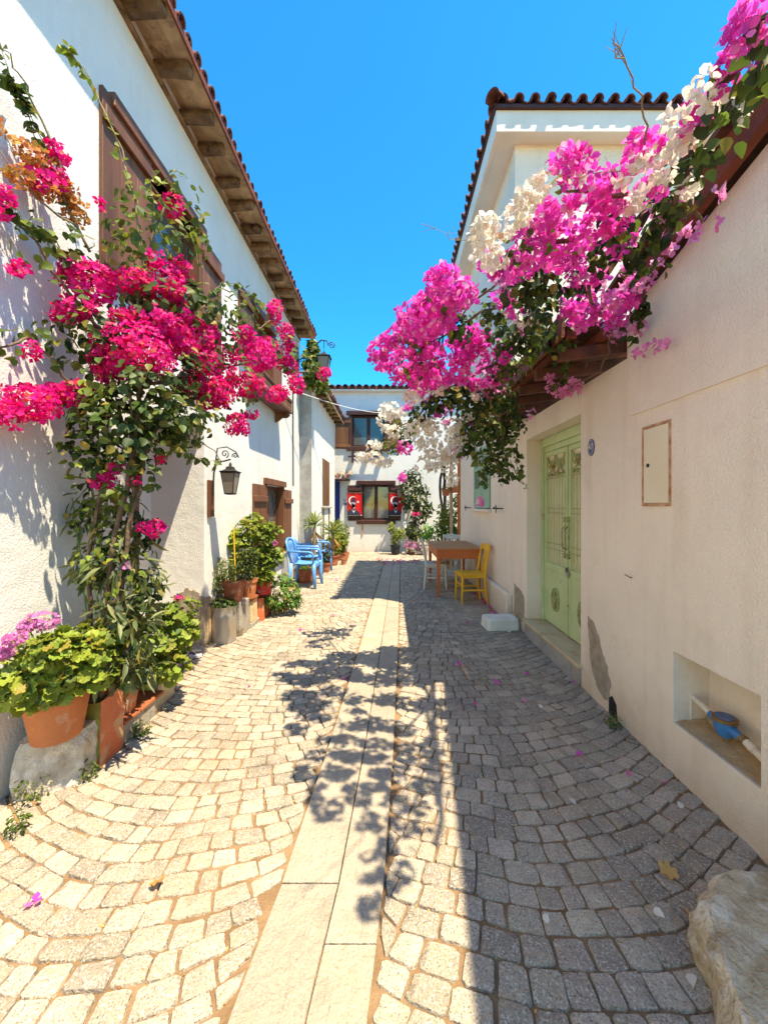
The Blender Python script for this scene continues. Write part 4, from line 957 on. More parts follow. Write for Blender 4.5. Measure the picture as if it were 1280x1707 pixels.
# ------------------------------------------------------------- magenta and white bougainvillea over the canopy
def WR(px, py):
    h = float(np.interp(py, [0, 40, 300, 560, 640, 700, 760, 820], [2.50, 2.50, 2.60, 2.66, 2.48, 2.30, 2.08, 1.9]))
    Y = (h-EYE)*F/max(843-py, 20)
    if py > 600: Y = float(np.interp(py, [600, 700, 760, 820], [2.85, 3.35, 3.5, 3.4])) if px > 680 else float(np.interp(py, [600, 700, 780], [2.9, 3.8, 4.3]))
    if px > 655: Y = min(Y, 1.47*F/(px-650))
    return P(px, py, Y)
br = thing('magenta_bougainvillea', 'magenta bougainvillea cascading over the canopy and red coping on the right', 'bougainvillea', (1.45, 10.3, 0))
bw = thing('white_bougainvillea', 'white flowered bougainvillea mixed through the magenta one on the right', 'bougainvillea', (1.38, 10.2, 0))
def stemp(parent, pts, r0, r1, mat='bark_dark', name='stem'):
    out = [Vector(pts[0])]
    for a, b in zip(pts[:-1], pts[1:]): out += wander(a, b, 4, .03)[1:]
    part(name, MB().use(mat).tube(out, list(np.linspace(r0, r1, len(out))), 7), parent, smooth=True)
stemp(br, [(1.46, 10.3, 0), (1.42, 10.2, .9), (1.46, 10.2, 1.8), (1.36, 9.6, 2.5), (1.25, 8, 2.85), (1.2, 6, 2.85), (1.3, 4.5, 2.80), (1.3, 3.2, 2.80), (1.3, 2.2, 2.92), (1.3, 1.5, 3.05), (1.2, .95, 3.0)], .05, .014)
stemp(bw, [(1.36, 10.2, 0), (1.40, 10.1, 1.0), (1.30, 10.0, 2.0), (1.2, 8.6, 2.7), (1.2, 6, 2.8), (1.2, 4.4, 2.78), (1.2, 3.4, 2.76), (1.25, 2.6, 2.85), (1.25, 1.9, 2.95), (1.2, 1.2, 2.9)], .04, .01)
for pts in ([(900,480),(800,520),(740,560),(680,590)],[(960,400),(850,420),(820,480),(760,540)],[(900,560),(840,640),(800,700),(760,740)],[(850,600),(760,640),(700,690),(640,730),(610,765)],[(1100,330),(1000,330),(930,300)],[(1150,280),(1100,420),(1070,520)],[(1240,100),(1180,170),(1120,280),(1050,360)],[(980,470),(1020,560),(1000,620),(930,655)],[(1150,330),(1170,370)],[(840,650),(830,740),(860,790)]):
    pp = [WR(*q) for q in pts]; stemp(br, pp, .010, .004, 'bark', 'branch')
mag = [(942,262,26,20),(950,285,24,20),(972,266,18,18),(1005,300,34,28),(1010,330,36,30),(960,330,26,24),(905,362,38,42),(890,400,34,36),(945,400,42,34),(930,430,38,26),(1005,362,42,40),(1030,400,28,26),(980,456,36,24),(970,508,34,38),(1022,517,30,26),(1055,490,20,24),(1078,240,34,22),(1060,262,24,18),(1088,311,26,26),(1163,180,34,20),(1224,120,30,24),(1265,30,44,36),(1235,60,26,24),(1150,205,24,14),
       (732,466,28,24),(750,490,30,28),(727,512,54,44),(700,530,46,36),(774,485,24,26),(699,569,30,44),(680,560,36,36),(741,597,50,48),(788,573,28,38),(665,610,30,24),(640,585,22,18),(635,605,14,14),(699,623,44,22),(715,640,40,14),(820,625,36,24),(837,590,20,18),(844,496,22,16),(860,520,12,12),(800,560,18,30),(788,642,14,14),(790,698,9,12),(737,684,13,12),(673,745,13,12),(683,680,10,8),(671,796,7,8),(820,440,24,24),(860,440,26,30),(737,452,18,12),(650,565,20,14),(625,590,12,14)]
clusters(br, 'flower', 'bract', 'br_magenta', mag, WR, .034, 2.3, 300, near=True, massname='flowers', clip=lambda p: p[:, 0] < 1.5+9*(p[:, 2] > 3.2-.27*(p[:, 1]-1.57)), shell=.5, dz=.55)
pink = [(1069,465,22,18),(1101,572//1,12,8),(1177,372,20,9),(1186,322,14,8),(1150,385,16,12),(1115,412,12,10),(1112,395,10,8),(1097,443,9,7),(1027,548,18,18),(1062,545,16,14),(1088,578,11,10),(942,650,30,12),(960,640,14,10),(980,520,24,24),(1018,500,24,20),(1145,320,14,12),(1098,350,22,16),(1050,440,16,18),(885,690,6,6),(915,628,5,5),(865,550,9,9),(825,650,20,12),(1040,330,16,16),(1075,290,12,10),(800,835,8,7),(760,755,10,16),(745,700,6,6),(775,600,8,14),(700,660,18,10),(830,470,10,14),(1060,590,10,8)]
clusters(br, 'pale_flower', 'bract', 'br_pink', pink, WR, .035, 1.8, 120, near=True, massname='pale_flowers', clip=lambda p: p[:, 0] < 1.56, shell=.3, dz=.6)
wht = [(811,381,24,18),(800,400,18,18),(816,428,28,26),(840,380,22,18),(858,358,24,20),(875,335,20,18),(886,320,26,22),(910,303,20,14),(1074,266,20,12),(1060,270,12,10),(1111,283,22,18),(1100,296,14,9),(1135,236,24,22),(1125,198,20,18),(1168,147,24,20),(1186,165,20,18),(1228,189,16,10),(1144,310,15,13),(1160,320,9,8),(877,531,20,12),(885,540,12,10),(1040,300,12,12),(1060,335,14,14),(960,300,10,8),
       (649,685,15,16),(640,700,12,12),(643,715,10,9),(624,743,14,8),(606,762,13,9),(624,762,15,9),(640,771,12,11),(655,720,12,10),(725,717,20,16),(711,745,20,17),(748,745,22,19),(711,773,19,14),(735,770,14,12),(757,712,15,13),(755,799,11,11),(687,717,14,10),(748,770,16,14),(687,663,14,11),(668,690,8,7),(705,700,14,10),(770,730,12,12),(790,668,8,8),(780,690,8,10),(820,400,14,14),(690,650,10,8),(735,650,10,8),(1070,320,10,8)]
clusters(bw, 'flower', 'bract', 'br_white', wht, lambda a, b: Vector((0, 0, EYE)).lerp(WR(a, b), .955), .034, 1.9, 240, near=True, massname='flowers', clip=lambda p: p[:, 0] < 1.5+9*(p[:, 2] > 3.2-.27*(p[:, 1]-1.57)), shell=.45, dz=.6)
leafR = [(905,470,46,40,1),(900,520,50,44,1),(880,560,46,40,1),(850,560,40,40,1),(930,560,30,30,.8),(870,470,40,40,.9),(840,610,34,34,.9),(830,660,40,36,1),(790,670,40,40,1),(760,650,44,36,.8),(730,670,36,26,.8),(700,690,26,24,.7),(800,710,40,30,1),(830,730,36,30,1),(850,700,30,30,1),(820,770,28,26,.8),(780,740,24,26,.7),(840,790,16,18,.6),(675,720,26,20,.5),(650,745,20,14,.4),(760,540,30,40,.5),(960,470,30,24,.5),(1060,420,44,36,.6),(1100,380,40,34,.6),(1120,340,40,30,.6),(1030,370,40,30,.5),(1000,420,40,30,.5),(1150,280,36,30,.6),(1190,240,34,28,.6),(1215,170,30,34,.6),(1260,100,30,40,.7),(1255,60,30,30,.6),(1270,130,26,24,.6),(1170,200,26,24,.4),(1065,510,14,24,.5),(1050,560,14,12,.5),(900,380,44,40,.35),(700,560,40,40,.3),(700,600,44,30,.35),(860,410,30,30,.4),(735,500,30,30,.25),(820,520,26,36,.6),(930,610,24,16,.4),(1100,450,16,12,.4)]
kR = lambda p: (p[:, 0] < 1.53) | (p[:, 2] > 3.25-.27*(p[:, 1]-1.57))
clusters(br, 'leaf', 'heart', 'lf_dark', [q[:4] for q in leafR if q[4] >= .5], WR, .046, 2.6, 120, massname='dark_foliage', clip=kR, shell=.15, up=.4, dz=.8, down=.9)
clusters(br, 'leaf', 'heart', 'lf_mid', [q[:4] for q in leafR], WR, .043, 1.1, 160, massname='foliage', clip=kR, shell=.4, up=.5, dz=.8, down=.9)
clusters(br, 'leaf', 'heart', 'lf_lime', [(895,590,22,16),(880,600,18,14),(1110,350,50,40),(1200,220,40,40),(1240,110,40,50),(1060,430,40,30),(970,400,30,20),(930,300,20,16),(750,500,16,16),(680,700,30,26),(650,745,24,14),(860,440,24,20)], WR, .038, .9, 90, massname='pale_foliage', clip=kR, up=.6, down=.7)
def WH(px, py): return P(px, py, float(np.interp(py, [640, 740, 820], [2.9, 3.25, 3.3])))
for pts in ([(800,690),(790,740),(805,790),(812,812)],[(830,700),(840,750),(848,790),(868,798)],[(770,700),(775,740),(768,760)],[(855,700),(862,750),(872,790)],[(815,720),(825,770),(838,800)]):
    shoot(br, pts, 'lf_mid', .060, .045, where=WH)
shoot(br, [(1060,470),(1072,510),(1068,545)], 'lf_dark', .06, .05, where=WR)
shoot(br, [(880,560),(895,580),(880,605),(860,600)], 'lf_lime', .062, .035, where=WR)
shoot(br, [(930,560),(945,600),(940,630),(915,650)], 'lf_mid', .05, .04, where=WR)
shoot(br, [(850,740),(862,780),(866,800),(880,815)], 'lf_mid', .02, .3, where=WH)
# bare twigs against the sky
def twig(pts, r=.0035, n=9):
    pp = [WR(*q) for q in pts]; path = []
    for a, b in zip(pp[:-1], pp[1:]): path += wander(a, b, 4, .01)[:-1]
    path.append(pp[-1]); m = MB().use('stem_dry').tube(path, list(np.linspace(r, r*.4, len(path))), 5)
    for i in range(n):
        a = path[random.randrange(len(path)//3, len(path))]; m.tube([a, a+Vector([random.uniform(-.06, .06), random.uniform(-.03, .03), random.uniform(-.02, .07)])], [r*.45, r*.2], 4)
    part('bare_twig', m, br)
twig([(1075,240),(1070,180),(1045,110),(1022,70)], .003); twig([(860,385),(800,400),(760,400),(725,380)], .0025, 14); twig([(1060,290),(1020,285),(960,300)], .0025, 4)
# ============================================================= LEFT: POTS AND PLANTS
def GP(px, py, z=0): Y = F*(EYE-z)/(py-843); return Vector(((px-650)/F*Y, Y, z))
def pot(t, c, r, h, mat='terracotta', rim=True, name='pot', taper=.74, soil=True):
    c = Vector(c); m = MB().use(mat)
    pr = [(0, 0), (r*taper, 0), (r*.97, h*.84), (r*.97, h*.84), (r*1.06, h*.85), (r*1.08, h), (r*.97, h), (r*.93, h*.90), (0, h*.88)] if rim else [(0, 0), (r*taper, 0), (r, h), (r*.96, h), (r*.93, h*.92), (0, h*.9)]
    m.lathe(pr, c, 28); part(name, m, t, smooth=35)
    if soil: part('soil', MB().use('soil').lathe([(0, h*.925), (r*.93, h*.905), (r*.94, h*.88)], c, 20), t)
def stems(t, base, tops, r=.005, mat='stem_green', j=.03):
    for p in tops: part('stem', MB().use(mat).tube(wander(base+Vector((random.uniform(-.02, .02), random.uniform(-.02, .02), 0)), p, 5, j), list(np.linspace(r, r*.5, 6)), 5), t)
def cl(t, name, pr, mat, blobs, per, size, ind=0, **k):
    leafcloud(t, name, pr, mat, blobs, per, size, ind, **k)
# limestone block and geranium
t = thing('limestone_block', 'rough white limestone block under the big geranium pot', 'stone block', (-1.77, 2.06, 0))
part('stone', block_rock(MB().use('limestone'), [(-1.93, 1.93), (-1.80, 1.95), (-1.65, 2.06), (-1.645, 2.15), (-1.67, 2.30), (-1.95, 2.30)], .285, .022, 4, .05), t, smooth=28)
t = thing('geranium_pot', 'terracotta pot with a bushy pale geranium and lilac flower heads on limestone', 'potted plant', (-1.76, 2.02, .285))
pot(t, (-1.76, 2.03, .285), .145, .235)
stems(t, Vector((-1.76, 2.03, .5)), [Vector((-1.76+random.uniform(-.15, .25), 2.0+random.uniform(-.2, .22), random.uniform(.62, .85))) for _ in range(12)], .006)
gb = [((-1.72, 2.0, .70), (.20, .20, .16)), ((-1.80, 1.87, .63), (.11, .11, .12), .5), ((-1.58, 2.02, .70), (.13, .16, .15), .6), ((-1.74, 1.90, .60), (.14, .08, .08), .3), ((-1.6, 2.1, .75), (.12, .14, .11), .4), ((-1.66, 1.9, .8), (.12, .12, .08), .4)]
_c = RNG.bit_generator.state
def clipcloud(t, name, pr, mat, blobs, per, size, ind, ok, **k):
    Ps = [];
    up = k.get('up', .7); down = k.get('down', .2); out = k.get('out', .7); jit = k.get('jit', .35); shell = k.get('shell', .5)
    pos = []; ds = []
    for c, r, *q in blobs:
        p, d = blob(c, r, int(per*(q[0] if q else 1)), shell); pos.append(p); ds.append(d)
    p = np.concatenate(pos); d = np.concatenate(ds); m = ok(p); p = p[m]; d = d[m]; n = len(p)
    foliage(t, name, pr, mat, p, d*out+np.array([0, 0, up])+rdir(n)*jit, d*.7+rdir(n)*.5+np.array([0, 0, -down]), size*(.65+.6*RNG.random(n)), ind, k.get('massname'))
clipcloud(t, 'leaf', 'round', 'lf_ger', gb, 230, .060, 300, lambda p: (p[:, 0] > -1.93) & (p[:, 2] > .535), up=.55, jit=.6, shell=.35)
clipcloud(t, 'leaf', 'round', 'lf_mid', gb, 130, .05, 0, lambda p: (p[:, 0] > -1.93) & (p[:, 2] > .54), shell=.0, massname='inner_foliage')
for px, py, r in ((70, 1035, 24), (25, 1064, 15), (2, 1090, 16), (48, 1042, 14)):
    c = P(px, py, 1.98 if px > 40 else 1.8); s = c.y/F; p, d = blob(c, (r*s, r*s, r*s*.6), 60, .6); foliage(t, 'flower', 'bract_small', 'petal_lilac', p, d+np.array([0, -.3, .3]), rdir(len(p)), .022, 20, 'flower_head')
    part('stem', MB().use('stem_green').tube(wander((-1.76, 2.0, .6), c-Vector((0, 0, .02)), 4, .02), .004, 5), t)
# painted square tin with the tall oleander-like shrub
t = thing('painted_tin', 'square oil tin painted orange and olive planted with a tall narrow leaved shrub', 'planter', (-1.74, 2.28, 0))
m = MB().use('tin_orange'); x0, x1, y0, y1, h = -1.85, -1.645, 2.17, 2.37, .385
m.add([(x1+.004, y0, 0), (x1, y1, 0), (x1-.004, y1+.004, h), (x1+.008, y0+.004, h), (x1-.004, y0+.01, h), (x1-.012, y1-.004, h)], [(0, 1, 2, 3), (3, 2, 5, 4)])
part('side', m, t)
m = MB().use('tin_olive'); m.add([(x0, y0, 0), (x1+.0035, y0-.0005, 0), (x1+.007, y0+.0035, h), (x0, y0+.003, h-.03)], [(0, 1, 2, 3)]); m.add([(x0, y0, 0), (x0, y1, 0), (x0, y1, h), (x0, y0+.003, h-.03)], [(3, 2, 1, 0)]); part('front', m, t)
m = MB().use('tin_orange'); m.add([(x0, y1, 0), (x1, y1, 0), (x1-.004, y1, h), (x0, y1, h)], [(0, 1, 2, 3)]); part('back', m, t)
part('soil', MB().use('soil').add([(x0+.002, y0+.005, h-.05), (x1-.005, y0+.005, h-.05), (x1-.005, y1-.005, h-.05), (x0+.002, y1-.005, h-.05)], [(0, 1, 2, 3)]), t)
m = MB().use('teal'); m.prism([(0, 0), (.075, .01), (.07, -.05), (.035, -.085), (.01, -.06)], (-1.83, y0-.006, .375), (1, 0, 0), (0, 0, 1), (0, .004, 0)); part('paint_patch', m, t)
tops = [P(px, py, Y) for px, py, Y in ((120, 830, 2.35), (150, 790, 2.4), (175, 850, 2.3), (200, 800, 2.4), (240, 850, 2.5), (225, 930, 2.3), (150, 930, 2.2), (265, 950, 2.5), (190, 960, 2.15), (130, 900, 2.3), (215, 1010, 2.15))]
stems(t, Vector((-1.74, 2.28, .33)), tops, .007, 'stem_green', .05)
ob = [(P(px, py, Y), (r*1.0, r, r*1.3), k) for px, py, Y, r, k in ((125, 860, 2.35, .09, .5), (160, 830, 2.4, .11, .6), (200, 850, 2.35, .12, .7), (240, 890, 2.45, .10, .6), (150, 940, 2.25, .12, .8), (200, 950, 2.25, .14, 1), (245, 970, 2.4, .10, .7), (180, 1040, 2.15, .13, 1), (225, 1060, 2.15, .12, .9), (200, 1110, 2.12, .10, .7), (160, 1090, 2.2, .12, .8), (240, 1120, 2.3, .08, .5), (230, 1020, 2.3, .12, .8), (190, 900, 2.3, .12, .8))]
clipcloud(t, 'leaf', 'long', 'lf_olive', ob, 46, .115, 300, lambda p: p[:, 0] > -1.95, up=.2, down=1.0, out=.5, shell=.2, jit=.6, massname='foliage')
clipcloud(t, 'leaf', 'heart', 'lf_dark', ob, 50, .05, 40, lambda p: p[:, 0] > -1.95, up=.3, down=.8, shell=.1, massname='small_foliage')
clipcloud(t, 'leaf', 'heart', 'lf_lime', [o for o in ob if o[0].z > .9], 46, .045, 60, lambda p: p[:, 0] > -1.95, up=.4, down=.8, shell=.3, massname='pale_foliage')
c = P(213, 944, 2.2); foliage(t, 'flower', 'bract', 'petal_lilac', [tuple(c)], [(0.3, -1, .2)], [(0, 0, 1)], .03, 1)
# orange pot on the tiled ledge
t = thing('ledge_block', 'low concrete block capped with a dark red tile behind the painted tin', 'block', (-1.74, 2.6, 0))
part('block', MB().use('concrete').box((-1.86, 2.40, 0), (-1.665, 2.80, .125), bev=.006), t); part('cap_tile', MB().use('terra_dark').box((-1.87, 2.39, .126), (-1.652, 2.81, .15), bev=.004, jit=.002), t)
t = thing('orange_pot', 'orange clay pot standing on the red capped ledge with drooping shoots', 'potted plant', (-1.755, 2.52, .15))
pot(t, (-1.755, 2.53, .151), .088, .18)
clipcloud(t, 'leaf', 'long', 'lf_olive', [((-1.74, 2.5, .42), (.12, .12, .14))], 60, .09, 60, lambda p: p[:, 0] > -1.95, up=.3, down=.9)
t = thing('stone_trough', 'worn pale stone trough holding a bushy yellow green plant by the doorway', 'planter', (-1.78, 2.93, 0))
part('trough', MB().use('marble').box((-1.90, 2.84, 0), (-1.70, 3.04, .25), bev=.012, jit=.006), t)
gb = [(P(px, py, Y), (r, r, r*1.1), k) for px, py, Y, r, k in ((275, 1060, 2.85, .19, 1), (250, 1100, 2.75, .14, .7), (300, 1020, 2.9, .13, .6), (285, 1110, 2.8, .12, .5), (245, 1030, 2.8, .12, .6), (308, 1050, 2.85, .08, .4))]
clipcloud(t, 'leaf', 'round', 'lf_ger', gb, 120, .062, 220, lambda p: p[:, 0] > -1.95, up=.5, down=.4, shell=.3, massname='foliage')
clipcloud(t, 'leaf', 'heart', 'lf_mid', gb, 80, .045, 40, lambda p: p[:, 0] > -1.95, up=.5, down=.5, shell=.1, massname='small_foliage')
stems(t, Vector((-1.79, 2.94, .2)), [b[0] for b in gb], .006)
clipcloud(t, 'flower', 'bract_small', 'br_crimson', [(P(298, 998, 2.9), (.03, .03, .02))], 14, .024, 14, lambda p: p[:, 0] > -2)
# weeds
def weed(px, py, lab, s=1, grp='weeds growing at the foot of things'):
    c = GP(px, py); t = thing('weed', lab, 'weed', c, grp)
    cl(t, 'leaf', 'small', 'lf_mid', [((c.x, c.y, .05*s), (.05*s, .05*s, .055*s))], 90*s, .022, 30, up=.3)
    stems(t, c, [c+Vector((random.uniform(-.04, .04)*s, random.uniform(-.04, .04)*s, .09*s)) for _ in range(4)], .0015)
weed(55, 1335, 'green weed sprouting against the front of the limestone block', 1.5); weed(28, 1392, 'small weed between the setts nearest the bottom left'); weed(148, 1300, 'small weed at the corner of limestone block and painted tin'); weed(235, 1228, 'weed in the joint beside the red capped ledge'); weed(1020, 1215, 'mossy weed at the foot of the cream wall', 1.1)
# sandals
for (px, py, a, lab) in ((312, 1094, 12, 'pale flip flop with dark thong strap, the nearer to the street'), (298, 1101, -28, 'pale flip flop with dark thong strap, tucked nearer the plants')):
    c = GP(px, py, .035); t = thing('flip_flop', lab, 'sandal', c, 'pair of flip flops by the doorway', R(a)); m = MB().use('sandal')
    ol = [(-.13, -.03), (-.14, 0), (-.13, .03), (-.05, .035), (.04, .045), (.10, .045), (.13, .02), (.135, -.01), (.11, -.038), (.04, -.04), (-.05, -.03)]
    m.prism(ol, (0, 0, -.014), (1, 0, 0), (0, 1, 0), (0, 0, .02)); part('sole', m, t, local=True)
    m = MB().use('rubber'); m.tube([(.0, .038, .004), (.03, .025, .035), (.075, 0, .008)], .006, 6); m.tube([(.0, -.034, .004), (.03, -.02, .035), (.075, 0, .008)], .006, 6); part('strap', m, t, local=True)
# zinc can
t = thing('zinc_can', 'dented grey zinc can planted with succulents at the corner of the white house', 'planter', (-1.83, 4.24, 0))
m = MB().use('tin'); rr = .125; pr = [(0, 0), (rr, 0), (rr*1.01, .01), (rr, .02)]+[(rr*(1+.006*math.sin(i*1.7)), .02+i*.045) for i in range(1, 6)]+[(rr*1.012, .31), (rr*.995, .315), (rr, .385), (rr*1.02, .39), (rr*1.02, .40), (rr*.97, .40), (rr*.97, .36), (0, .36)]
m.lathe(pr, (-1.83, 4.24, 0), 36); part('can', m, t, smooth=40)
cl(t, 'leaf', 'small', 'lf_mid', [((-1.83, 4.22, .44), (.14, .12, .06))], 260, .035, 80, up=.8); cl(t, 'leaf', 'heart', 'lf_dark', [((-1.83, 4.22, .42), (.13, .12, .04))], 60, .04, 0, up=.8)
m = MB().use('plank'); m.box((-1.965, 4.12, 0), (-1.935, 4.3, .42), bev=.003, jit=.003); tag(part('plank', m, None), 'short dark board standing between zinc can and wall', 'board')
t = thing('stone_block', 'upright pale granite block beside the zinc can', 'stone block', (-1.8, 4.5, 0))
part('block', MB().use('concrete').box((-1.93, 4.37, 0), (-1.70, 4.66, .40), bev=.014, jit=.006), t)
c2 = thing('timber_block', 'old grey timber block with a red tile on top under the pots', 'block', (-1.78, 4.76, 0))
part('block', MB().use('plank').box((-1.9, 4.68, .07), (-1.69, 4.90, .33), bev=.006, jit=.004), c2); part('base', MB().use('concrete').box((-1.9, 4.67, 0), (-1.68, 5.0, .068), bev=.006, jit=.003), c2); part('cap_tile', MB().use('terra_dark').box((-1.92, 4.67, .332), (-1.675, 4.93, .37), bev=.006), c2)
m = MB().use('tin_orange'); m.add(*tile_mb(.34, .085).__dict__['v'] and (tile_mb(.30, .085).v, tile_mb(.30, .085).f)); v0 = m.v; m.v = [(-1.72+z, 5.01+x, .0+y) for x, y, z in v0]
tag(part('clay_tile', m, None, smooth=40), 'orange barrel tile stood on end beside the timber block', 'roof tile')
t = thing('clay_box', 'dark terracotta box planter at the end of the pot row', 'planter', (-1.72, 5.2, 0)); part('box', MB().use('terra_dark').box((-1.84, 5.12, 0), (-1.64, 5.32, .34), bev=.01), t)
# pots on the blocks
t = thing('terracotta_pot', 'brown terracotta pot with a wispy small leaved plant, nearest the zinc can', 'potted plant', (-1.80, 4.42, .40))
pot(t, (-1.80, 4.42, .401), .125, .235, 'terra_dark')
bb = [(P(370, 950, 4.4), (.16, .13, .15)), (P(365, 975, 4.35), (.10, .10, .12), .4)]; cl(t, 'leaf', 'small', 'lf_mid', bb, 420, .030, 60); cl(t, 'leaf', 'small', 'lf_lime', bb, 160, .026, 20); cl(t, 'flower', 'bract_small', 'br_dry', bb, 26, .016, 8); stems(t, Vector((-1.8, 4.42, .6)), [Vector((-1.95+i*.05, 4.35+i*.02, .85)) for i in range(5)], .004)
t = thing('terracotta_pot', 'orange terracotta pot with dark green herb in the middle of the pot row', 'potted plant', (-1.72, 4.66, .40))
pot(t, (-1.73, 4.70, .402-.03), .10, .23)
bb = [(P(405, 950, 4.6), (.16, .13, .16)), (P(415, 925, 4.65), (.12, .12, .12), .6)]; cl(t, 'leaf', 'small', 'lf_dark', bb, 420, .034, 60); cl(t, 'leaf', 'small', 'lf_mid', bb, 200, .034, 30); stems(t, Vector((-1.73, 4.70, .6)), [b[0] for b in bb], .004)
t = thing('red_tin', 'round red painted tin, chipped, holding the tall yellow green geranium', 'potted plant', (-1.68, 5.02, .34))
pot(t, (-1.68, 5.06, .345), .11, .24, 'tin_red', False, 'tin', .96)
gb = [(P(px, py, Y), (r, r, r), k) for px, py, Y, r, k in ((430, 935, 4.95, .22, 1), (430, 895, 5.0, .20, 1), (415, 880, 4.9, .15, .7), (450, 885, 5.1, .13, .6), (395, 900, 4.8, .12, .5), (452, 925, 5.1, .16, .8), (400, 930, 4.8, .12, .5), (425, 868, 5.0, .10, .4), (440, 955, 5.0, .15, .6))]
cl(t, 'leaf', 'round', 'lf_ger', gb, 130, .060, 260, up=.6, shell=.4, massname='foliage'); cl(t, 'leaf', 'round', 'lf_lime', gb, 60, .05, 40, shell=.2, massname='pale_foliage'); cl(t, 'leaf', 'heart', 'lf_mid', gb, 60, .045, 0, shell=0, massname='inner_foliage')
stems(t, Vector((-1.68, 5.06, .55)), [b[0] for b in gb], .007); cl(t, 'flower', 'bract_small', 'petal_lilac', [(P(458, 905, 4.95), (.04, .04, .03))], 30, .02, 10)
t = thing('cane', 'thin yellow bamboo cane standing in the first brown pot', 'cane', (-1.79, 4.45, .6)); part('cane', MB().use('yellow').tube([(-1.79, 4.45, .58), (-1.83, 4.5, 1.25)], .007, 6), t)
t = thing('trailing_plant', 'leafy green plant with white flowers sprawling on the setts after the red tin', 'plant', (-1.5, 5.35, 0))
pot(t, (-1.55, 5.45, 0), .11, .2, 'terra_dark')
gb = [(P(px, py, Y), (r, r, r*.9), k) for px, py, Y, r, k in ((478, 985, 5.3, .18, 1), (490, 1000, 5.25, .11, .5), (465, 1005, 5.2, .12, .6), (470, 970, 5.4, .15, .7), (450, 1000, 5.1, .06, .2))]
cl(t, 'leaf', 'long', 'lf_mid', gb, 130, .085, 60, up=.5, down=.8); cl(t, 'leaf', 'heart', 'lf_fern', gb, 160, .05, 90, up=.6, down=.5); cl(t, 'flower', 'bract_small', 'br_white', [(P(462, 983, 5.1), (.04, .04, .05)), (P(468, 1000, 5.15), (.03, .03, .03))], 16, .028, 20)
# ------------------------------------------------------------- blue plastic armchairs
def armchair(label):
    t = thing('plastic_armchair', label, 'chair', (0, 0, 0), 'blue plastic armchairs along the left wall')
    # faces +X; seat .44 high
    s = MB().use('blue_plastic'); n = 8; vs = []; fs = []
    for i in range(n+1):
        u = i/n
        for j in range(n+1):
            v = j/n*2-1; x = -.20+.43*u; z = .42+.02*math.cos(v*1.4)*-1+.02+(-.035 if u > .93 else 0)+.012*abs(v)**3-.015*math.sin(u*3.1)
            vs.append((x, v*(.215+.01*u), z))
    for i in range(n):
        for j in range(n): a = i*(n+1)+j; fs.append((a, a+n+1, a+n+2, a+1))
    s.add(vs, fs); s.add([(x, y, z-.018) for x, y, z in vs], [f[::-1] for f in fs]); 
    s.box((.215, -.21, .37), (.232, .21, .435), bev=.005); part('seat', s, t, local=True, smooth=40)
    fr = MB().use('blue_plastic')
    for sy in (-1, 1): fr.tube([(-.20, sy*.20, .42), (-.235, sy*.205, .55), (-.28, sy*.205, .72), (-.315, sy*.17, .83), (-.32, sy*.10, .87), (-.322, 0, .88)], [.03, .028, .026, .026, .026, .026], 8, flat=.75)
    bk = part('backrest', fr, t, local=True, smooth=True)
    for k in range(5):
        y = -.13+k*.065; sl_ = MB().use('blue_plastic'); sl_.tube([(-.20, y, .42), (-.24, y*1.05, .56), (-.285, y*1.05, .72), (-.318, y*.95, .868-.9*y*y*2)], [.017]*4, 6, flat=.45); part('slat', sl_, bk, local=True, smooth=True)
    for sy in (-1, 1):
        a = MB().use('blue_plastic'); a.tube([(-.262, sy*.21, .66), (-.20, sy*.245, .665), (0, sy*.262, .66), (.14, sy*.262, .655), (.195, sy*.262, .63), (.205, sy*.258, .58), (.205, sy*.24, .45)], [.022, .028, .032, .032, .030, .028, .026], 8, flat=.65); part('armrest', a, t, local=True, smooth=True)
        for x, dx in ((.205, .035), (-.20, -.055)):
            l = MB().use('blue_plastic'); l.tube([(x, sy*.215, .45), (x+dx*.5, sy*.235, .22), (x+dx, sy*.25, 0)], [.046, .038, .030], 8, flat=.9); part('leg', l, t, local=True, smooth=True)
    return t
c = armchair('nearest blue plastic armchair facing the street beside the wall'); c.location = (-1.56, 7.12, .012); c.rotation_euler.z = R(-4)
d = copy_tree(c); d.location = (-1.68, 8.05, .012); d.rotation_euler.z = R(6); d['label'] = 'middle blue plastic armchair half hidden behind the nearest one'
d = copy_tree(c); d.location = (-1.66, 8.95, .012); d.rotation_euler = (0, 0, R(22)); d['label'] = 'farthest blue plastic armchair turned away beside the second yucca'
# planters further along
def yucca(loc, h, n, L, lab, lean=(0, 0), potr=.14):
    t = thing('yucca', lab, 'potted plant', loc); loc = Vector(loc); pot(t, loc, potr, .26, 'terra_dark')
    top = loc+Vector((lean[0], lean[1], h)); part('trunk', MB().use('stem_dry').tube(wander(loc+Vector((0, 0, .2)), top, 6, .03), [.035]*6+[.03], 8), t, smooth=True)
    d = rdir(n); d[:, 2] = np.abs(d[:, 2])*1.1+RNG.uniform(-.35, .5, n); d = norm(d); nr = np.cross(d, np.cross(np.array([0, 0, 1.]), d)+1e-6)
    nr = np.array([0, 0, 1.])-d*d[:, 2:3]*.98
    foliage(t, 'leaf', 'blade', 'lf_yucca', np.array(top)+d*.02, nr, d, L*(.75+.4*RNG.random(n)), n)
    d2 = rdir(14); d2[:, 2] = -np.abs(d2[:, 2])-.8; foliage(t, 'dead_leaf', 'blade', 'dryleaf', np.array(top)-np.array([0, 0, .1])+d2*.02, np.array([[.3, -1, 0]]*14)+rdir(14)*.3, d2, L*.8, 8)
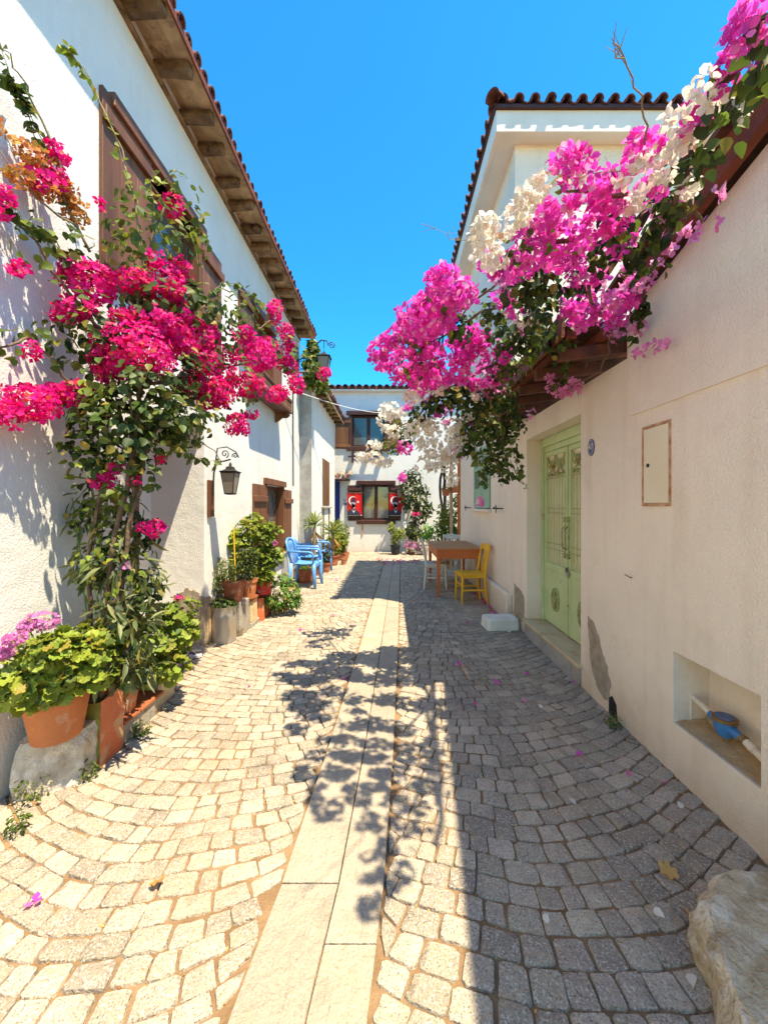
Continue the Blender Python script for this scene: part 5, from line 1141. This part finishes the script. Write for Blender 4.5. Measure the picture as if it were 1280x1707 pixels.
yucca((-1.62, 8.25, 0), 1.05, 60, .36, 'taller yucca in a brown pot standing at the corner of the grey end wall'); yucca((-1.42, 9.6, 0), .80, 60, .40, 'shorter yucca with arching striped leaves before the yellow green shrub')
t = thing('terracotta_bowl', 'wide brown terracotta bowl with low greenery behind the nearest blue armchair', 'potted plant', (-1.60, 7.5, 0)); pot(t, (-1.66, 7.52, 0), .2, .27, 'terra_dark'); cl(t, 'leaf', 'small', 'lf_fern', [((-1.66, 7.52, .33), (.2, .18, .08))], 250, .04, 40)
t = thing('shrub_pot', 'red brown pot with purplish foliage between the blue armchairs', 'potted plant', (-1.5, 8.6, 0)); pot(t, (-1.45, 8.62, 0), .12, .22, 'terra_dark'); cl(t, 'leaf', 'heart', 'bark_dark', [((-1.45, 8.62, .42), (.14, .14, .2))], 110, .05, 20); cl(t, 'leaf', 'heart', 'lf_dark', [((-1.45, 8.62, .40), (.14, .14, .2))], 90, .05, 20)
for i, (px, py, Y, r, hgt, mat, lab) in enumerate(((552, 912, 9.9, .24, .55, 'lf_ger', 'round yellow green shrub in a clay pot beyond the shorter yucca'), (566, 905, 10.5, .24, .6, 'lf_lime', 'pale lime shrub in a clay pot, second from the blue chairs'), (572, 888, 11.2, .22, .75, 'lf_olive', 'grey green feathery shrub in a clay pot nearest the far window'), (561, 880, 11.3, .18, .8, 'lf_lime', 'tall thin lime plant in a clay pot against the end of the small house'))):
    c = P(px, py, Y); t = thing('potted_shrub', lab, 'potted plant', (c.x, Y, 0)); pot(t, (c.x, Y, 0), .12, .22, 'tin_orange' if i < 2 else 'terracotta')
    z = c.z; cl(t, 'leaf', 'round' if i < 2 else 'small', mat, [((c.x, Y, z), (r, r, r*1.25)), ((c.x-.08, Y-.05, z-.15), (r*.8, r*.8, r*.8), .6), ((c.x+.06, Y, z+.1), (r*.6, r*.6, r), .5)], 330, .055, 60, up=.6, shell=.4); cl(t, 'leaf', 'small', 'lf_mid', [((c.x, Y, z-.05), (r*.9, r*.9, r*1.1))], 200, .05, 0, massname='inner_foliage')
    stems(t, Vector((c.x, Y, .2)), [Vector((c.x+random.uniform(-.1, .1), Y, z+.1)) for _ in range(4)], .007, 'stem_dry')
for i in range(5):
    y = 9.75+i*.34; t = thing('clay_pot', ('first', 'second', 'third', 'fourth', 'farthest')[i]+' small clay pot edging the far shrubs, counted from the blue chairs', 'pot', (-1.18, y, 0), 'small clay pots edging the shrubs'); pot(t, (-1.17-.02*i, y, 0), .075, .15, 'terracotta', taper=.7)
# ------------------------------------------------------------- lanterns
def lantern(t, c, w, h):
    """tapering four sided lantern hanging at c (centre of the glass)"""
    c = Vector(c); a, b = w*.5, w*.30; zt, zb = h*.30, -h*.40
    m = MB().use('iron')
    for sx in (-1, 1):
        for sy in (-1, 1): m.tube([c+Vector((sx*a, sy*a, zt)), c+Vector((sx*b, sy*b, zb))], w*.035, 5)
    for r_, z in ((a, zt), (b, zb)): m.box(c+Vector((-r_-.005, -r_-.005, z-.006)), c+Vector((r_+.005, r_+.005, z+.006)), bev=.002)
    m.lathe([(b*1.2, zb-.012), (b*1.2, zb-.006), (b, zb)], c, 4); part('frame', m, t)
    for k in range(4):
        q = Matrix.Rotation(k*math.pi/2, 3, 'Z'); g = MB().use('lamp_glass'); g.add([c+q @ Vector(v) for v in ((-a*.95, -a*.97, zt-.006), (a*.95, -a*.97, zt-.006), (b*.95, -b*.97, zb+.006), (-b*.95, -b*.97, zb+.006))], [(0, 1, 2, 3)]); part('pane', g, t)
    m = MB().use('iron'); m.lathe([(a*1.62, zt+.004), (a*1.68, zt+.014), (a*1.2, zt+h*.07), (a*.75, zt+h*.12), (a*.62, zt+h*.19), (a*.5, zt+h*.21), (0, zt+h*.24)], c, 4); m.lathe([(0, zt+h*.22), (.012, zt+h*.24), (.018, zt+h*.27), (.008, zt+h*.31), (.012, zt+h*.33), (0, zt+h*.36)], c, 8); part('roof', m, t)
def scroll(c, r, turns, a0, u, v, k=26, sgn=1):
    c = Vector(c); return [c+(Vector(u)*math.cos(a0+sgn*t/k*turns*2*math.pi)+Vector(v)*math.sin(a0+sgn*t/k*turns*2*math.pi))*r*(1-t/k*.85) for t in range(k+1)]
lc = Vector((-1.72, 4.12, 1.72)); t = thing('wall_lantern', 'black iron wall lantern hanging left of the lower brown window', 'lantern', (XL, 4.12, 1.8))
lc = P(384, 803, 640*1.72/266); lantern(t, lc, .145, .32)
wy = lc.y+.06; m = MB().use('wood'); m.box((XL+.002, wy-.06, lc.z-.38), (XL+.03, wy+.06, lc.z+.02), bev=.004); part('back_board', m, t)
m = MB().use('iron'); tp = lc+Vector((0, 0, .23)); m.tube([(XL+.03, wy, lc.z-.25), (XL+.05, wy, lc.z+.1), (XL+.08, wy, tp.z-.02), (tp.x, tp.y, tp.z+.01)], .009, 6); part('arm', m, t)
m = MB().use('iron'); m.tube(scroll((tp.x-.06, tp.y, tp.z+.07), .045, 1.4, -1.2, (1, 0, 0), (0, 0, 1)), .006, 5); m.tube(scroll((tp.x+.05, tp.y, tp.z+.05), .032, 1.4, 3.6, (1, 0, 0), (0, 0, 1), sgn=-1), .006, 5); m.tube([(XL+.05, wy, lc.z+.1), (tp.x-.14, tp.y, tp.z+.13), (tp.x-.04, tp.y, tp.z+.145), (tp.x+.06, tp.y, tp.z+.09), (tp.x+.09, tp.y, tp.z+.03)], .007, 5); part('scroll', m, t)
lc = P(540, 607, 8.2); t = thing('wall_lantern', 'black iron street lantern on a long scrolled bracket at the far eave corner', 'lantern', (XL, 8.2, 4.6)); lantern(t, lc, .25, .46)
m = MB().use('iron'); a = Vector((XL, 8.15, lc.z-.1)); m.box((XL, 8.12, lc.z-.15), (XL+.02, 8.18, lc.z+.35)); m.tube([(XL+.01, 8.15, lc.z+.05), (XL+.25, 8.15, lc.z+.18), (lc.x-.18, 8.2, lc.z+.42), (lc.x-.05, 8.2, lc.z+.52), (lc.x+.06, 8.2, lc.z+.50), (lc.x+.10, 8.2, lc.z+.40)], .014, 6)
m.tube([(lc.x, 8.2, lc.z+.33), (lc.x, 8.2, lc.z+.50)], .008, 5); part('arm', m, t)
m = MB().use('iron'); m.tube(scroll((lc.x+.17, 8.2, lc.z+.40), .075, 1.6, 2.8, (1, 0, 0), (0, 0, 1), sgn=-1), .010, 5); m.tube(scroll((XL+.12, 8.15, lc.z-.04), .10, 1.5, 1.6, (1, 0, 0), (0, 0, 1)), .008, 5); m.tube([(XL+.01, 8.15, lc.z-.15), (XL+.2, 8.15, lc.z-.12), (XL+.26, 8.15, lc.z+.02), (XL+.22, 8.15, lc.z+.16)], .008, 5); part('scroll', m, t)
lc = P(666, 822, 12.3); t = thing('wall_lantern', 'tiny black lantern on the far facade above the right banner', 'lantern', (lc.x, FY, lc.z)); lantern(t, lc, .19, .38)
m = MB().use('iron'); m.tube([(lc.x, FY, lc.z+.3), (lc.x, lc.y-.02, lc.z+.34), (lc.x, lc.y, lc.z+.24)], .012, 6); part('arm', m, t)
# creeper on the lantern corner
t = thing('corner_creeper', 'green creeper with pale flowers draped below the high street lantern', 'creeper', (XL+.1, 8.3, 4.2))
bb = [(P(px, py, 8.25), (rx/78, .2, ry/78)) for px, py, rx, ry in ((517, 600, 12, 22), (525, 620, 14, 20), (535, 640, 14, 14), (513, 630, 8, 16), (522, 580, 8, 14))]
cl(t, 'leaf', 'heart', 'lf_lime', bb, 130, .085, 80); cl(t, 'leaf', 'heart', 'lf_mid', bb, 110, .085, 40); cl(t, 'flower', 'bract_small', 'br_white', bb, 14, .06, 20)
stemp(t, [P(512, 650, 8.3), P(520, 610, 8.25), P(530, 590, 8.2)], .015, .008, 'bark')
# cord across
t = thing('washing_line', 'thin white cord strung from the left house to the far upper window', 'cord', P(445, 632, 6.0))
pa = PX(462, 641, XL+.02); pb = P(641, 689, FY-.1); part('cord', MB().use('cord').tube([pa.lerp(pb, i/10)+Vector((0, 0, -.10*math.sin(math.pi*i/10))) for i in range(11)], .008, 5), t)
# ============================================================= RIGHT AND FAR: THINGS
# water meter in its niche
t = thing('water_meter', 'blue brass rimmed water meter on white pipes inside the wall niche', 'water meter', (XR+.11, 1.80, .36)); c = Vector((XR+.10, 1.92, .415))
m = MB().use('meter_blue'); m.lathe([(0, -.07), (.028, -.066), (.040, -.045), (.047, -.01), (.047, .012), (0, .012)], c, 24); m.tube([c+Vector((0, -.10, -.025)), c+Vector((0, -.05, -.02)), c+Vector((0, 0, -.015))], [.018, .022, .03], 10); m.tube([c+Vector((0, .09, -.005)), c+Vector((0, .04, -.01)), c], [.017, .02, .03], 10); part('body', m, t, smooth=40)
m = MB().use('brass'); m.lathe([(.045, .008), (.054, .010), (.055, .024), (.050, .028), (.040, .028)], c, 28); m.tube([c+Vector((0, -.115, -.026)), c+Vector((0, -.09, -.025))], .022, 6); part('rim', m, t, smooth=40)
m = MB().use('meter_lid'); m.lathe([(.041, .028), (.040, .034), (.0, .036)], c, 28); part('lid', m, t, smooth=40)
m = MB().use('pvc'); p0 = c+Vector((0, .09, -.004)); m.tube([p0, p0+Vector((.0, .05, .02))], .015, 10); m.tube([p0+Vector((0, .03, .01)), p0+Vector((0, .09, .025)), p0+Vector((-.0, .13, .03)), p0+Vector((0, .135, .02)), p0+Vector((0, .135, -.10)), (p0.x, p0.y+.135, .30)], .0145, 10); part('pipe', m, t, smooth=50)
m = MB().use('pvc'); p1 = c+Vector((0, -.115, -.028)); m.tube([p1, p1+Vector((0, -.03, -.008)), (p1.x, 1.645, p1.z-.05)], [.019, .019, .015], 10); m.tube([p1+Vector((0, -.02, -.004)), p1+Vector((0, -.045, -.012))], .022, 8); part('pipe', m, t, smooth=50)
m = MB().use('pipe_grey'); m.tube([(XR+.15, 2.08, .345), (XR+.12, 1.93, .335)], .017, 10); part('old_pipe', m, t, smooth=50)
m = MB().use('dirt'); nx, ny = 8, 18; m.add([(XR+.012+i*.185/nx, 1.635+j*.495/ny, .297+.022*(i/nx)+random.uniform(0, .009)) for j in range(ny+1) for i in range(nx+1)], [(j*(nx+1)+i, j*(nx+1)+i+1, (j+1)*(nx+1)+i+1, (j+1)*(nx+1)+i) for j in range(ny) for i in range(nx)]); o = part('niche_rubble', m, None, smooth=True); o['kind'] = 'stuff'; o['label'] = 'brown rubble and dust on the floor of the meter niche'
for y, l in ((2.55, 'bent rusty nail in the cream wall'),):
    t = thing('nail', l, 'nail', (XR, y, 1.02)); part('nail', MB().use('iron').tube([(XR, 2.5, 1.03), (XR-.02, 2.49, 1.035), (XR-.022, 2.54, 1.045)], .003, 5), t)
# limestone boulder bottom right
t = thing('boulder', 'ragged yellow white limestone boulder at the bottom right corner', 'boulder', (1.28, 1.3, 0))
part('stone', block_rock(MB().use('yellowstone'), [(1.16, 1.40), (1.52, 1.42), (1.53, .70), (.88, .70), (.88, 1.0), (.99, 1.24)], .20, .038, 5, .06, 12), t, smooth=28)
# styrofoam box
t = thing('foam_box', 'white polystyrene box lying upside down by the cream wall before the door', 'foam box', (1.35, 4.72, 0))
m = MB().use('foam'); ol = [(-.20, -.11), (-.17, -.14), (.17, -.14), (.20, -.11), (.20, .11), (.17, .14), (-.17, .14), (-.20, .11)]
n = 8; vs = [(x*1.0, y*1.0, 0) for x, y in ol]+[(x*.97, y*.96, .115) for x, y in ol]+[(x*.93, y*.90, .128) for x, y in ol]+[(x*.70, y*.6, .128) for x, y in ol]+[(x*.66, y*.55, .118) for x, y in ol]
rm = Matrix.Rotation(R(4), 3, 'Z'); m.add([rm @ Vector(v)+Vector((1.345, 4.70, .012)) for v in vs], [((k*n+i), k*n+(i+1) % n, (k+1)*n+(i+1) % n, (k+1)*n+i) for k in range(4) for i in range(n)]+[tuple(range(4*n, 5*n))]); part('shell', m, t)
t = thing('foam_scrap', 'small broken piece of white foam in front of the polystyrene box', 'foam scrap', (1.42, 4.5, 0)); part('scrap', rock(MB().use('foam'), (1.405, 4.53, .02), (.022, .018, .02), 3, .3, 1), t)
# table
t = thing('wooden_table', 'orange brown wooden table with a scuffed top standing by the cream house', 'table', (1.10, 6.9, 0)); x0, x1, y0, y1, H = .76, 1.47, 6.22, 7.55, .785
m = MB().use('table_top')
for i in range(5):
    w = (x1-x0+.06)/5; b = MB().use('table_top'); b.box((x0-.03+i*w+.001, y0-.03, H), (x0-.03+(i+1)*w-.001, y1+.03, H+.026), bev=.004); part('tabletop_board', b, t)
for a, b in (((x0+.05, y0+.005, H-.15), (x1-.05, y0+.028, H-.001)), ((x0+.05, y1-.028, H-.15), (x1-.05, y1-.005, H-.001)), ((x0+.005, y0+.05, H-.15), (x0+.028, y1-.05, H-.001)), ((x1-.028, y0+.05, H-.15), (x1-.005, y1-.05, H-.001))): part('apron', MB().use('table_wood').box(a, b, bev=.002), t)
for sx, sy in ((x0, y0), (x1-.055, y0), (x0, y1-.055), (x1-.055, y1-.055)):
    m = MB().use('table_wood'); a = .0275; cx, cy = sx+a, sy+a; m.lathe([(.028, .01), (.040, H-.15), (.040, H-.002)], (cx, cy, 0), 4); part('leg', m, t)
# chairs
def chair(mat, label, splats=3, seat='plank'):
    """simple wooden chair facing +X"""
    t = thing('wooden_chair', label, 'chair')
    m = MB().use(mat); m.box((-.19, -.19, .435), (.20, .19, .458), bev=.006); part('seat', m, t, local=True)
    m = MB().use(mat); m.box((-.17, -.17, .395), (.175, -.15, .434)); m.box((-.17, .15, .395), (.175, .17, .434)); m.box((.155, -.15, .395), (.176, .15, .434)); m.box((-.18, -.15, .395), (-.16, .15, .434)); part('seat_frame', m, t, local=True)
    for s in (-1, 1):
        m = MB().use(mat); m.tube([(.17, s*.165, .43), (.178, s*.168, .2), (.185, s*.172, 0)], [.021, .018, .014], 4); part('leg', m, t, local=True)
        m = MB().use(mat); m.tube([(-.215, s*.172, 0), (-.18, s*.168, .25), (-.175, s*.165, .45), (-.205, s*.165, .66), (-.25, s*.165, .89)], [.016, .021, .022, .02, .017], 4); part('leg', m, t, local=True)
        m = MB().use(mat); m.box((-.18, s*.162-.009, .20), (.178, s*.162+.009, .225)); part('stretcher', m, t, local=True)
    m = MB().use(mat); m.box((-.19, -.16, .15), (-.172, .16, .172)); m.box((.168, -.16, .28), (.186, .16, .302)); part('stretcher', m, t, local=True)
    m = MB().use(mat); m.prism([(-.165, 0), (.165, 0), (.168, .07), (0, .10), (-.168, .07)], (-.238, 0, .805), (0, 1, 0), (-.22, 0, 1), (-.018, 0, 0)); part('top_rail', m, t, local=True)
    for k in range(splats):
        y = (k-(splats-1)/2)*.075; w = .02
        m = MB().use(mat); m.add([(-.187, y-w, .455), (-.187, y+w, .455), (-.197, y+w, .455), (-.197, y-w, .455), (-.240, y-w, .81), (-.240, y+w, .81), (-.25, y+w, .81), (-.25, y-w, .81)], [(0, 1, 5, 4), (3, 7, 6, 2), (0, 4, 7, 3), (1, 2, 6, 5)]); part('splat', m, t, local=True)
    return t
c = chair('yellow', 'mustard yellow wooden chair at the near end of the orange table', 2); c.location = (1.245, 5.95, .012); c.rotation_euler.z = R(186)
c = chair('whitepaint', 'chipped white wooden chair tucked under the street side of the table', 3); c.location = (.83, 6.95, .012); c.rotation_euler.z = R(-5)
d = copy_tree(c); d.location = (1.24, 7.75, .012); d.rotation_euler.z = R(-100); d['label'] = 'white wooden chair at the far end of the orange table'
# flags on the far shutters
def banner(px, lab):
    x0, x1, z0, z1 = fx(px), fx(px+24), fz(859), fz(822); w, h = x1-x0, z1-z0; y = FY-.082
    t = thing('banner', lab, 'banner', (x0, y, z1)); n = 12
    m = MB().use('flag_red'); m.add([(x0+w*i/n, y-.006*math.sin(i*1.1), z) for z in (z0, z1) for i in range(n+1)], [(i, i+1, n+2+i, n+1+i) for i in range(n)]); part('cloth', m, t)
    def pl(name, mat, pts, d): part(name, MB().use(mat).prism([(a*w, b*h) for a, b in pts], (x0, y-.008-d, z0), (1, 0, 0), (0, 0, 1), (0, -.0015, 0)), t)
    k = 18; cr = [(.38+.30*math.cos(a), .66+.20*math.sin(a)) for a in np.linspace(.75, 5.5, k)]+[(.44+.25*math.cos(a), .66+.17*math.sin(a)) for a in np.linspace(5.2, 1.0, k)]
    pl('crescent', 'flag_white', cr, .002); pl('star', 'flag_white', [(.73+(.11 if i % 2 == 0 else .045)*math.cos(i*math.pi/5+.3), .60+(.07 if i % 2 == 0 else .028)*math.sin(i*math.pi/5+.3)) for i in range(10)], .003)
    pl('suit', 'flag_dark', [(0, 0), (0, .17), (.2, .25), (.36, .28), (.62, .24), (.8, .14), (.92, .02), (.92, 0)], .003)
    pl('face', 'flag_face', [(.42+.15*math.cos(a), .50+.15*math.sin(a)) for a in np.linspace(0, 6.0, 16)]+[(.5, .3), (.36, .28)], .0045)
    pl('hat', 'flag_dark', [(.30, .60), (.56, .58), (.55, .74), (.42, .78), (.31, .72)], .006); pl('collar', 'flag_white', [(.32, .26), (.44, .10), (.58, .27), (.46, .18)], .006)
    part('rod', MB().use('wood_far').tube([(x0-.03, y, z1), (x1+.03, y, z1)], .012, 6), t); part('rod', MB().use('flag_white').tube([(x0-.0, y, z0), (x1, y, z0)], .010, 6), t)
banner(579.5, 'red banner with crescent, star and portrait left of the far window'); banner(649, 'red banner with crescent, star and portrait right of the far window')
# plants against the far facade
def farplant(name, lab, cat, px, base, Y, blobs, mat, size, per, potspec=None, stemmat='stem_dry', n=3, pr='heart', extra=None):
    c = P(px, base, Y); t = thing(name, lab, cat, (c.x, Y, 0))
    if potspec: pot(t, (c.x, Y, 0), *potspec)
    bb = [(P(a, b, Y+(d if d else 0)), (rx*Y/F, .8*min(rx, ry)*Y/F+.03, ry*Y/F), k) for a, b, rx, ry, k, d in blobs]
    cl(t, 'leaf', pr, mat, bb, per, size, 60, shell=.3)
    stems(t, Vector((c.x, Y, potspec[1]*.9 if potspec else 0)), [b[0] for b in bb][:n], .012, stemmat, .05)
    if extra: cl(t, 'flower', 'bract_small', extra, bb, per*.25, size*.9, 20)
    return t
farplant('potted_plant', 'yellow green plant in a black pot under the far window', 'potted plant', 659, 925, 11.7, [(660, 893, 9, 16, 1, 0), (652, 880, 6, 10, .5, 0), (668, 890, 8, 12, .6, 0)], 'lf_lime', .07, 150, (.15, .30, 'rubber'))
farplant('potted_plant', 'dark leafed plant in a red brown pot left of the dark climber', 'potted plant', 685, 905, 11.9, [(684, 885, 9, 9, 1, 0), (689, 893, 7, 7, .6, 0)], 'lf_dark', .08, 110, (.14, .26, 'terra_dark'))
farplant('potted_plant', 'broad dark green plant in a white pot right of the dark climber', 'potted plant', 712, 912, 11.6, [(712, 885, 10, 12, 1, 0), (705, 895, 8, 8, .5, 0)], 'lf_fern', .09, 120, (.17, .30, 'whitepaint'))
t = farplant('dark_climber', 'dark leafy climber with red blooms trained up the far facade', 'climber', 693, 912, 12.1, [(685, 815, 20, 20, 1.4, 0), (702, 835, 18, 20, 1.4, 0), (690, 795, 16, 16, 1, 0), (699, 858, 15, 18, 1.2, 0), (712, 850, 10, 14, .6, 0), (690, 885, 14, 14, 1, 0), (678, 838, 10, 16, .7, 0), (706, 815, 9, 10, .5, 0), (688, 875, 7, 10, .5, 0), (680, 790, 14, 8, .4, 0)], 'lf_dark', .085, 130, None, n=5, extra=None)
cl(t, 'leaf', 'heart', 'lf_mid', [(P(690, 825, 12.0), (.4, .2, .5))], 90, .08, 30); cl(t, 'flower', 'bract_small', 'br_crimson', [(P(671, 795, 11.9), (.10, .08, .09)), (P(692, 857, 11.9), (.12, .1, .06))], 30, .06, 20)
stemp(t, [P(693, 915, 12.1), P(692, 880, 12.1), P(695, 840, 12.1), P(688, 800, 12.1)], .035, .02, 'bark')
t = thing('dead_tree', 'whitewashed bare trunk leaning against the far facade beside the right banner', 'tree trunk', (P(681, 910, 12.0).x, 12.0, 0)); stemp(t, [(P(682, 0, 12).x, 12.0, 0), P(678, 888, 12.0), P(671, 868, 12.1), P(672, 850, 12.2), P(676, 838, 12.25)], .09, .035, 'bark_white', 'trunk')
t = thing('stone_pile', 'heap of round stones with small pink flowers at the foot of the climber', 'stone pile', (P(690, 912, 11.8).x, 11.8, 0))
for i in range(22):
    a = random.uniform(0, 6.28); r = random.uniform(0, .34); c = (P(690, 912, 11.7).x+r*math.cos(a), 11.75+r*math.sin(a)*.6, .05+.22*(1-r/.34)*random.uniform(.6, 1)); part('stone', rock(MB().use('limestone'), c, (.07, .07, .05), 60+i, .2, 1), t, smooth=40)
cl(t, 'flower', 'bract_small', 'petal_lilac', [((P(690, 905, 11.7).x, 11.65, .28), (.34, .2, .14))], 90, .045, 30); cl(t, 'leaf', 'small', 'lf_dark', [((P(690, 905, 11.7).x, 11.65, .24), (.34, .2, .14))], 160, .05, 20)
farplant('hanging_vine', 'pale green vine trained up the posts at the end of the right hand house', 'climber', 755, 920, 9.3, [(755, 850, 16, 26, 1.4, 0), (742, 870, 18, 18, 1.2, 0), (764, 835, 8, 18, .6, 0), (740, 870, 10, 14, .5, 0), (735, 850, 8, 12, .3, 0)], 'lf_lime', .06, 170, None)
t = farplant('broad_leaved_plant', 'fresh green broad leaved plant spreading behind the table', 'plant', 745, 925, 9.4, [(745, 882, 30, 16, 1.6, 0), (730, 893, 16, 8, .6, 0), (760, 880, 14, 12, .8, 0), (715, 895, 10, 6, .3, 0), (770, 892, 8, 10, .4, 0)], 'lf_fern', .17, 60, (.2, .3, 'terra_dark'), 'stem_green', pr='long')
cl(t, 'leaf', 'heart', 'lf_fern', [(P(748, 886, 9.4), (.34, .25, .14))], 120, .10, 40, up=1)
for px, lab, z in ((765, 'brown timber post at the far corner of the right hand house', 2.9), (752, 'weathered slim post beside the brown timber post', 2.7)):
    c = P(px, 900, 9.1); t = thing('post', lab, 'post', (c.x, 9.1, 0)); part('shaft', MB().use('table_wood' if px == 765 else 'plank').box((c.x-.035, 9.07, 0), (c.x+.035, 9.13, z), bev=.004), t)
for px, py, lab in ((743, 820, 'left of two small clay pots hung on the posts'), (757, 815, 'right of two small clay pots hung on the posts')):
    c = P(px, py, 8.95); t = thing('hanging_pot', lab, 'hanging pot', c); pot(t, c-Vector((0, 0, .09)), .10, .16, 'terracotta'); cl(t, 'leaf', 'small', 'lf_mid', [(c+Vector((0, 0, .1)), (.12, .1, .07))], 60, .05, 15)
    part('hook', MB().use('iron').tube([c+Vector((0, -.0, .06)), c+Vector((0, .1, .3)), (c.x+.03, 9.08, c.z+.3)], .006, 5), t)
# ------------------------------------------------------------- fallen bracts and leaves
def fallen(px, py, mat, s=.04, lab='', grp='', cat='petal', pr='bract', name='fallen_bract', at=None):
    c = at or GP(px, py, .012); v, f = PRO[pr]; a = random.uniform(0, 6.28); tl = random.uniform(-.5, .5)
    me = leaf_mesh(pr, mat); o = bpy.data.objects.new(name, me); COL.objects.link(o); o.location = c+Vector((0, 0, .004+.2*s)); o.rotation_euler = (tl, random.uniform(-.5, .5), a); o.scale = (s,)*3
    tag(o, lab, cat, grp); return o
for px, py in ((418, 1144), (576, 1133), (500, 1050), (764, 1110), (877, 1127), (828, 1141), (960, 1260), (955, 1136), (1102, 1307), (1046, 1297), (780, 1041), (690, 977), (600, 962), (640, 958), (680, 972), (560, 968), (555, 1028), (700, 1000), (712, 1009), (870, 1170), (58, 1509), (792, 1178), (770, 1056)):
    fallen(px, py, 'br_magenta', random.uniform(.034, .046), 'magenta bract fallen loose on the setts', 'magenta bracts scattered on the street', pr=random.choice(('heart', 'heart', 'bract_small')))
for px, py in ((617, 1126), (634, 1141), (700, 1045), (903, 1184), (1138, 1352), (1152, 1630), (960, 1345), (578, 990), (708, 985), (610, 1063), (727, 1037), (616, 1062), (1089, 1521), (908, 1543)):
    fallen(px, py, 'br_white', random.uniform(.030, .042), 'white bract fallen loose on the setts', 'white bracts scattered on the street', pr='heart')
fallen(264, 1472, 'dryleaf', .05, 'curled rust coloured bract on the sunlit setts at the bottom left', '', 'dry leaf', 'round', 'dry_leaf')
fallen(1120, 1452, 'dryleaf', .07, 'crumpled tan leaf in the shade near the limestone boulder', '', 'dry leaf', 'round', 'dry_leaf')
fallen(1155, 1540, 'dryleaf', .05, 'thin orange leaf sliver left of the boulder', '', 'dry leaf', 'long', 'dry_leaf')
fallen(828, 1138, 'yellow', .028, 'small yellow leaf on the shaded setts before the door', '', 'dry leaf', 'heart', 'dry_leaf')
for i in range(34):
    y = 5.0+random.random()*1.7; fallen(0, 0, random.choice(('br_crimson', 'br_dry', 'br_magenta')), random.uniform(.026, .036), 'withered bract in the drift along the cream house plinth', 'withered bracts swept along the wall', at=Vector((XR-.10-random.random()*.07, y, .012)))
for i in range(46):
    c = GP(random.uniform(655, 700) if i < 30 else random.uniform(625, 660), random.uniform(933, 942), .012); fallen(0, 0, random.choice(('br_crimson', 'br_magenta', 'br_dry')), random.uniform(.04, .055), 'faded bract in the drift across the far end of the slabs', 'faded bracts drifted at the end of the street', at=c)
# crumbs of grit and leaf litter in the joints
n = 4500; p = np.stack([RNG.uniform(-1.9, 1.55, n), RNG.uniform(1.0, 6, n)**1.0, np.full(n, .004)], 1); e = RNG.random(n) < .35; p[e, 0] = XR-.02-np.abs(RNG.normal(size=e.sum()))*.06; p = p[p[:, 1] > 1.0]
me = merge_mesh('litter', 'small', p, np.stack([np.array(Matrix.Rotation(random.uniform(0, 6.28), 3, 'Z') @ Matrix.Rotation(random.uniform(-.6, .6), 3, 'X')) for _ in range(len(p))]), .007+.014*RNG.random(len(p))**3, MT['dryleaf'])
o = bpy.data.objects.new('leaf_litter', me); COL.objects.link(o); o['kind'] = 'stuff'; o['label'] = 'fine dry litter in the joints between the setts'
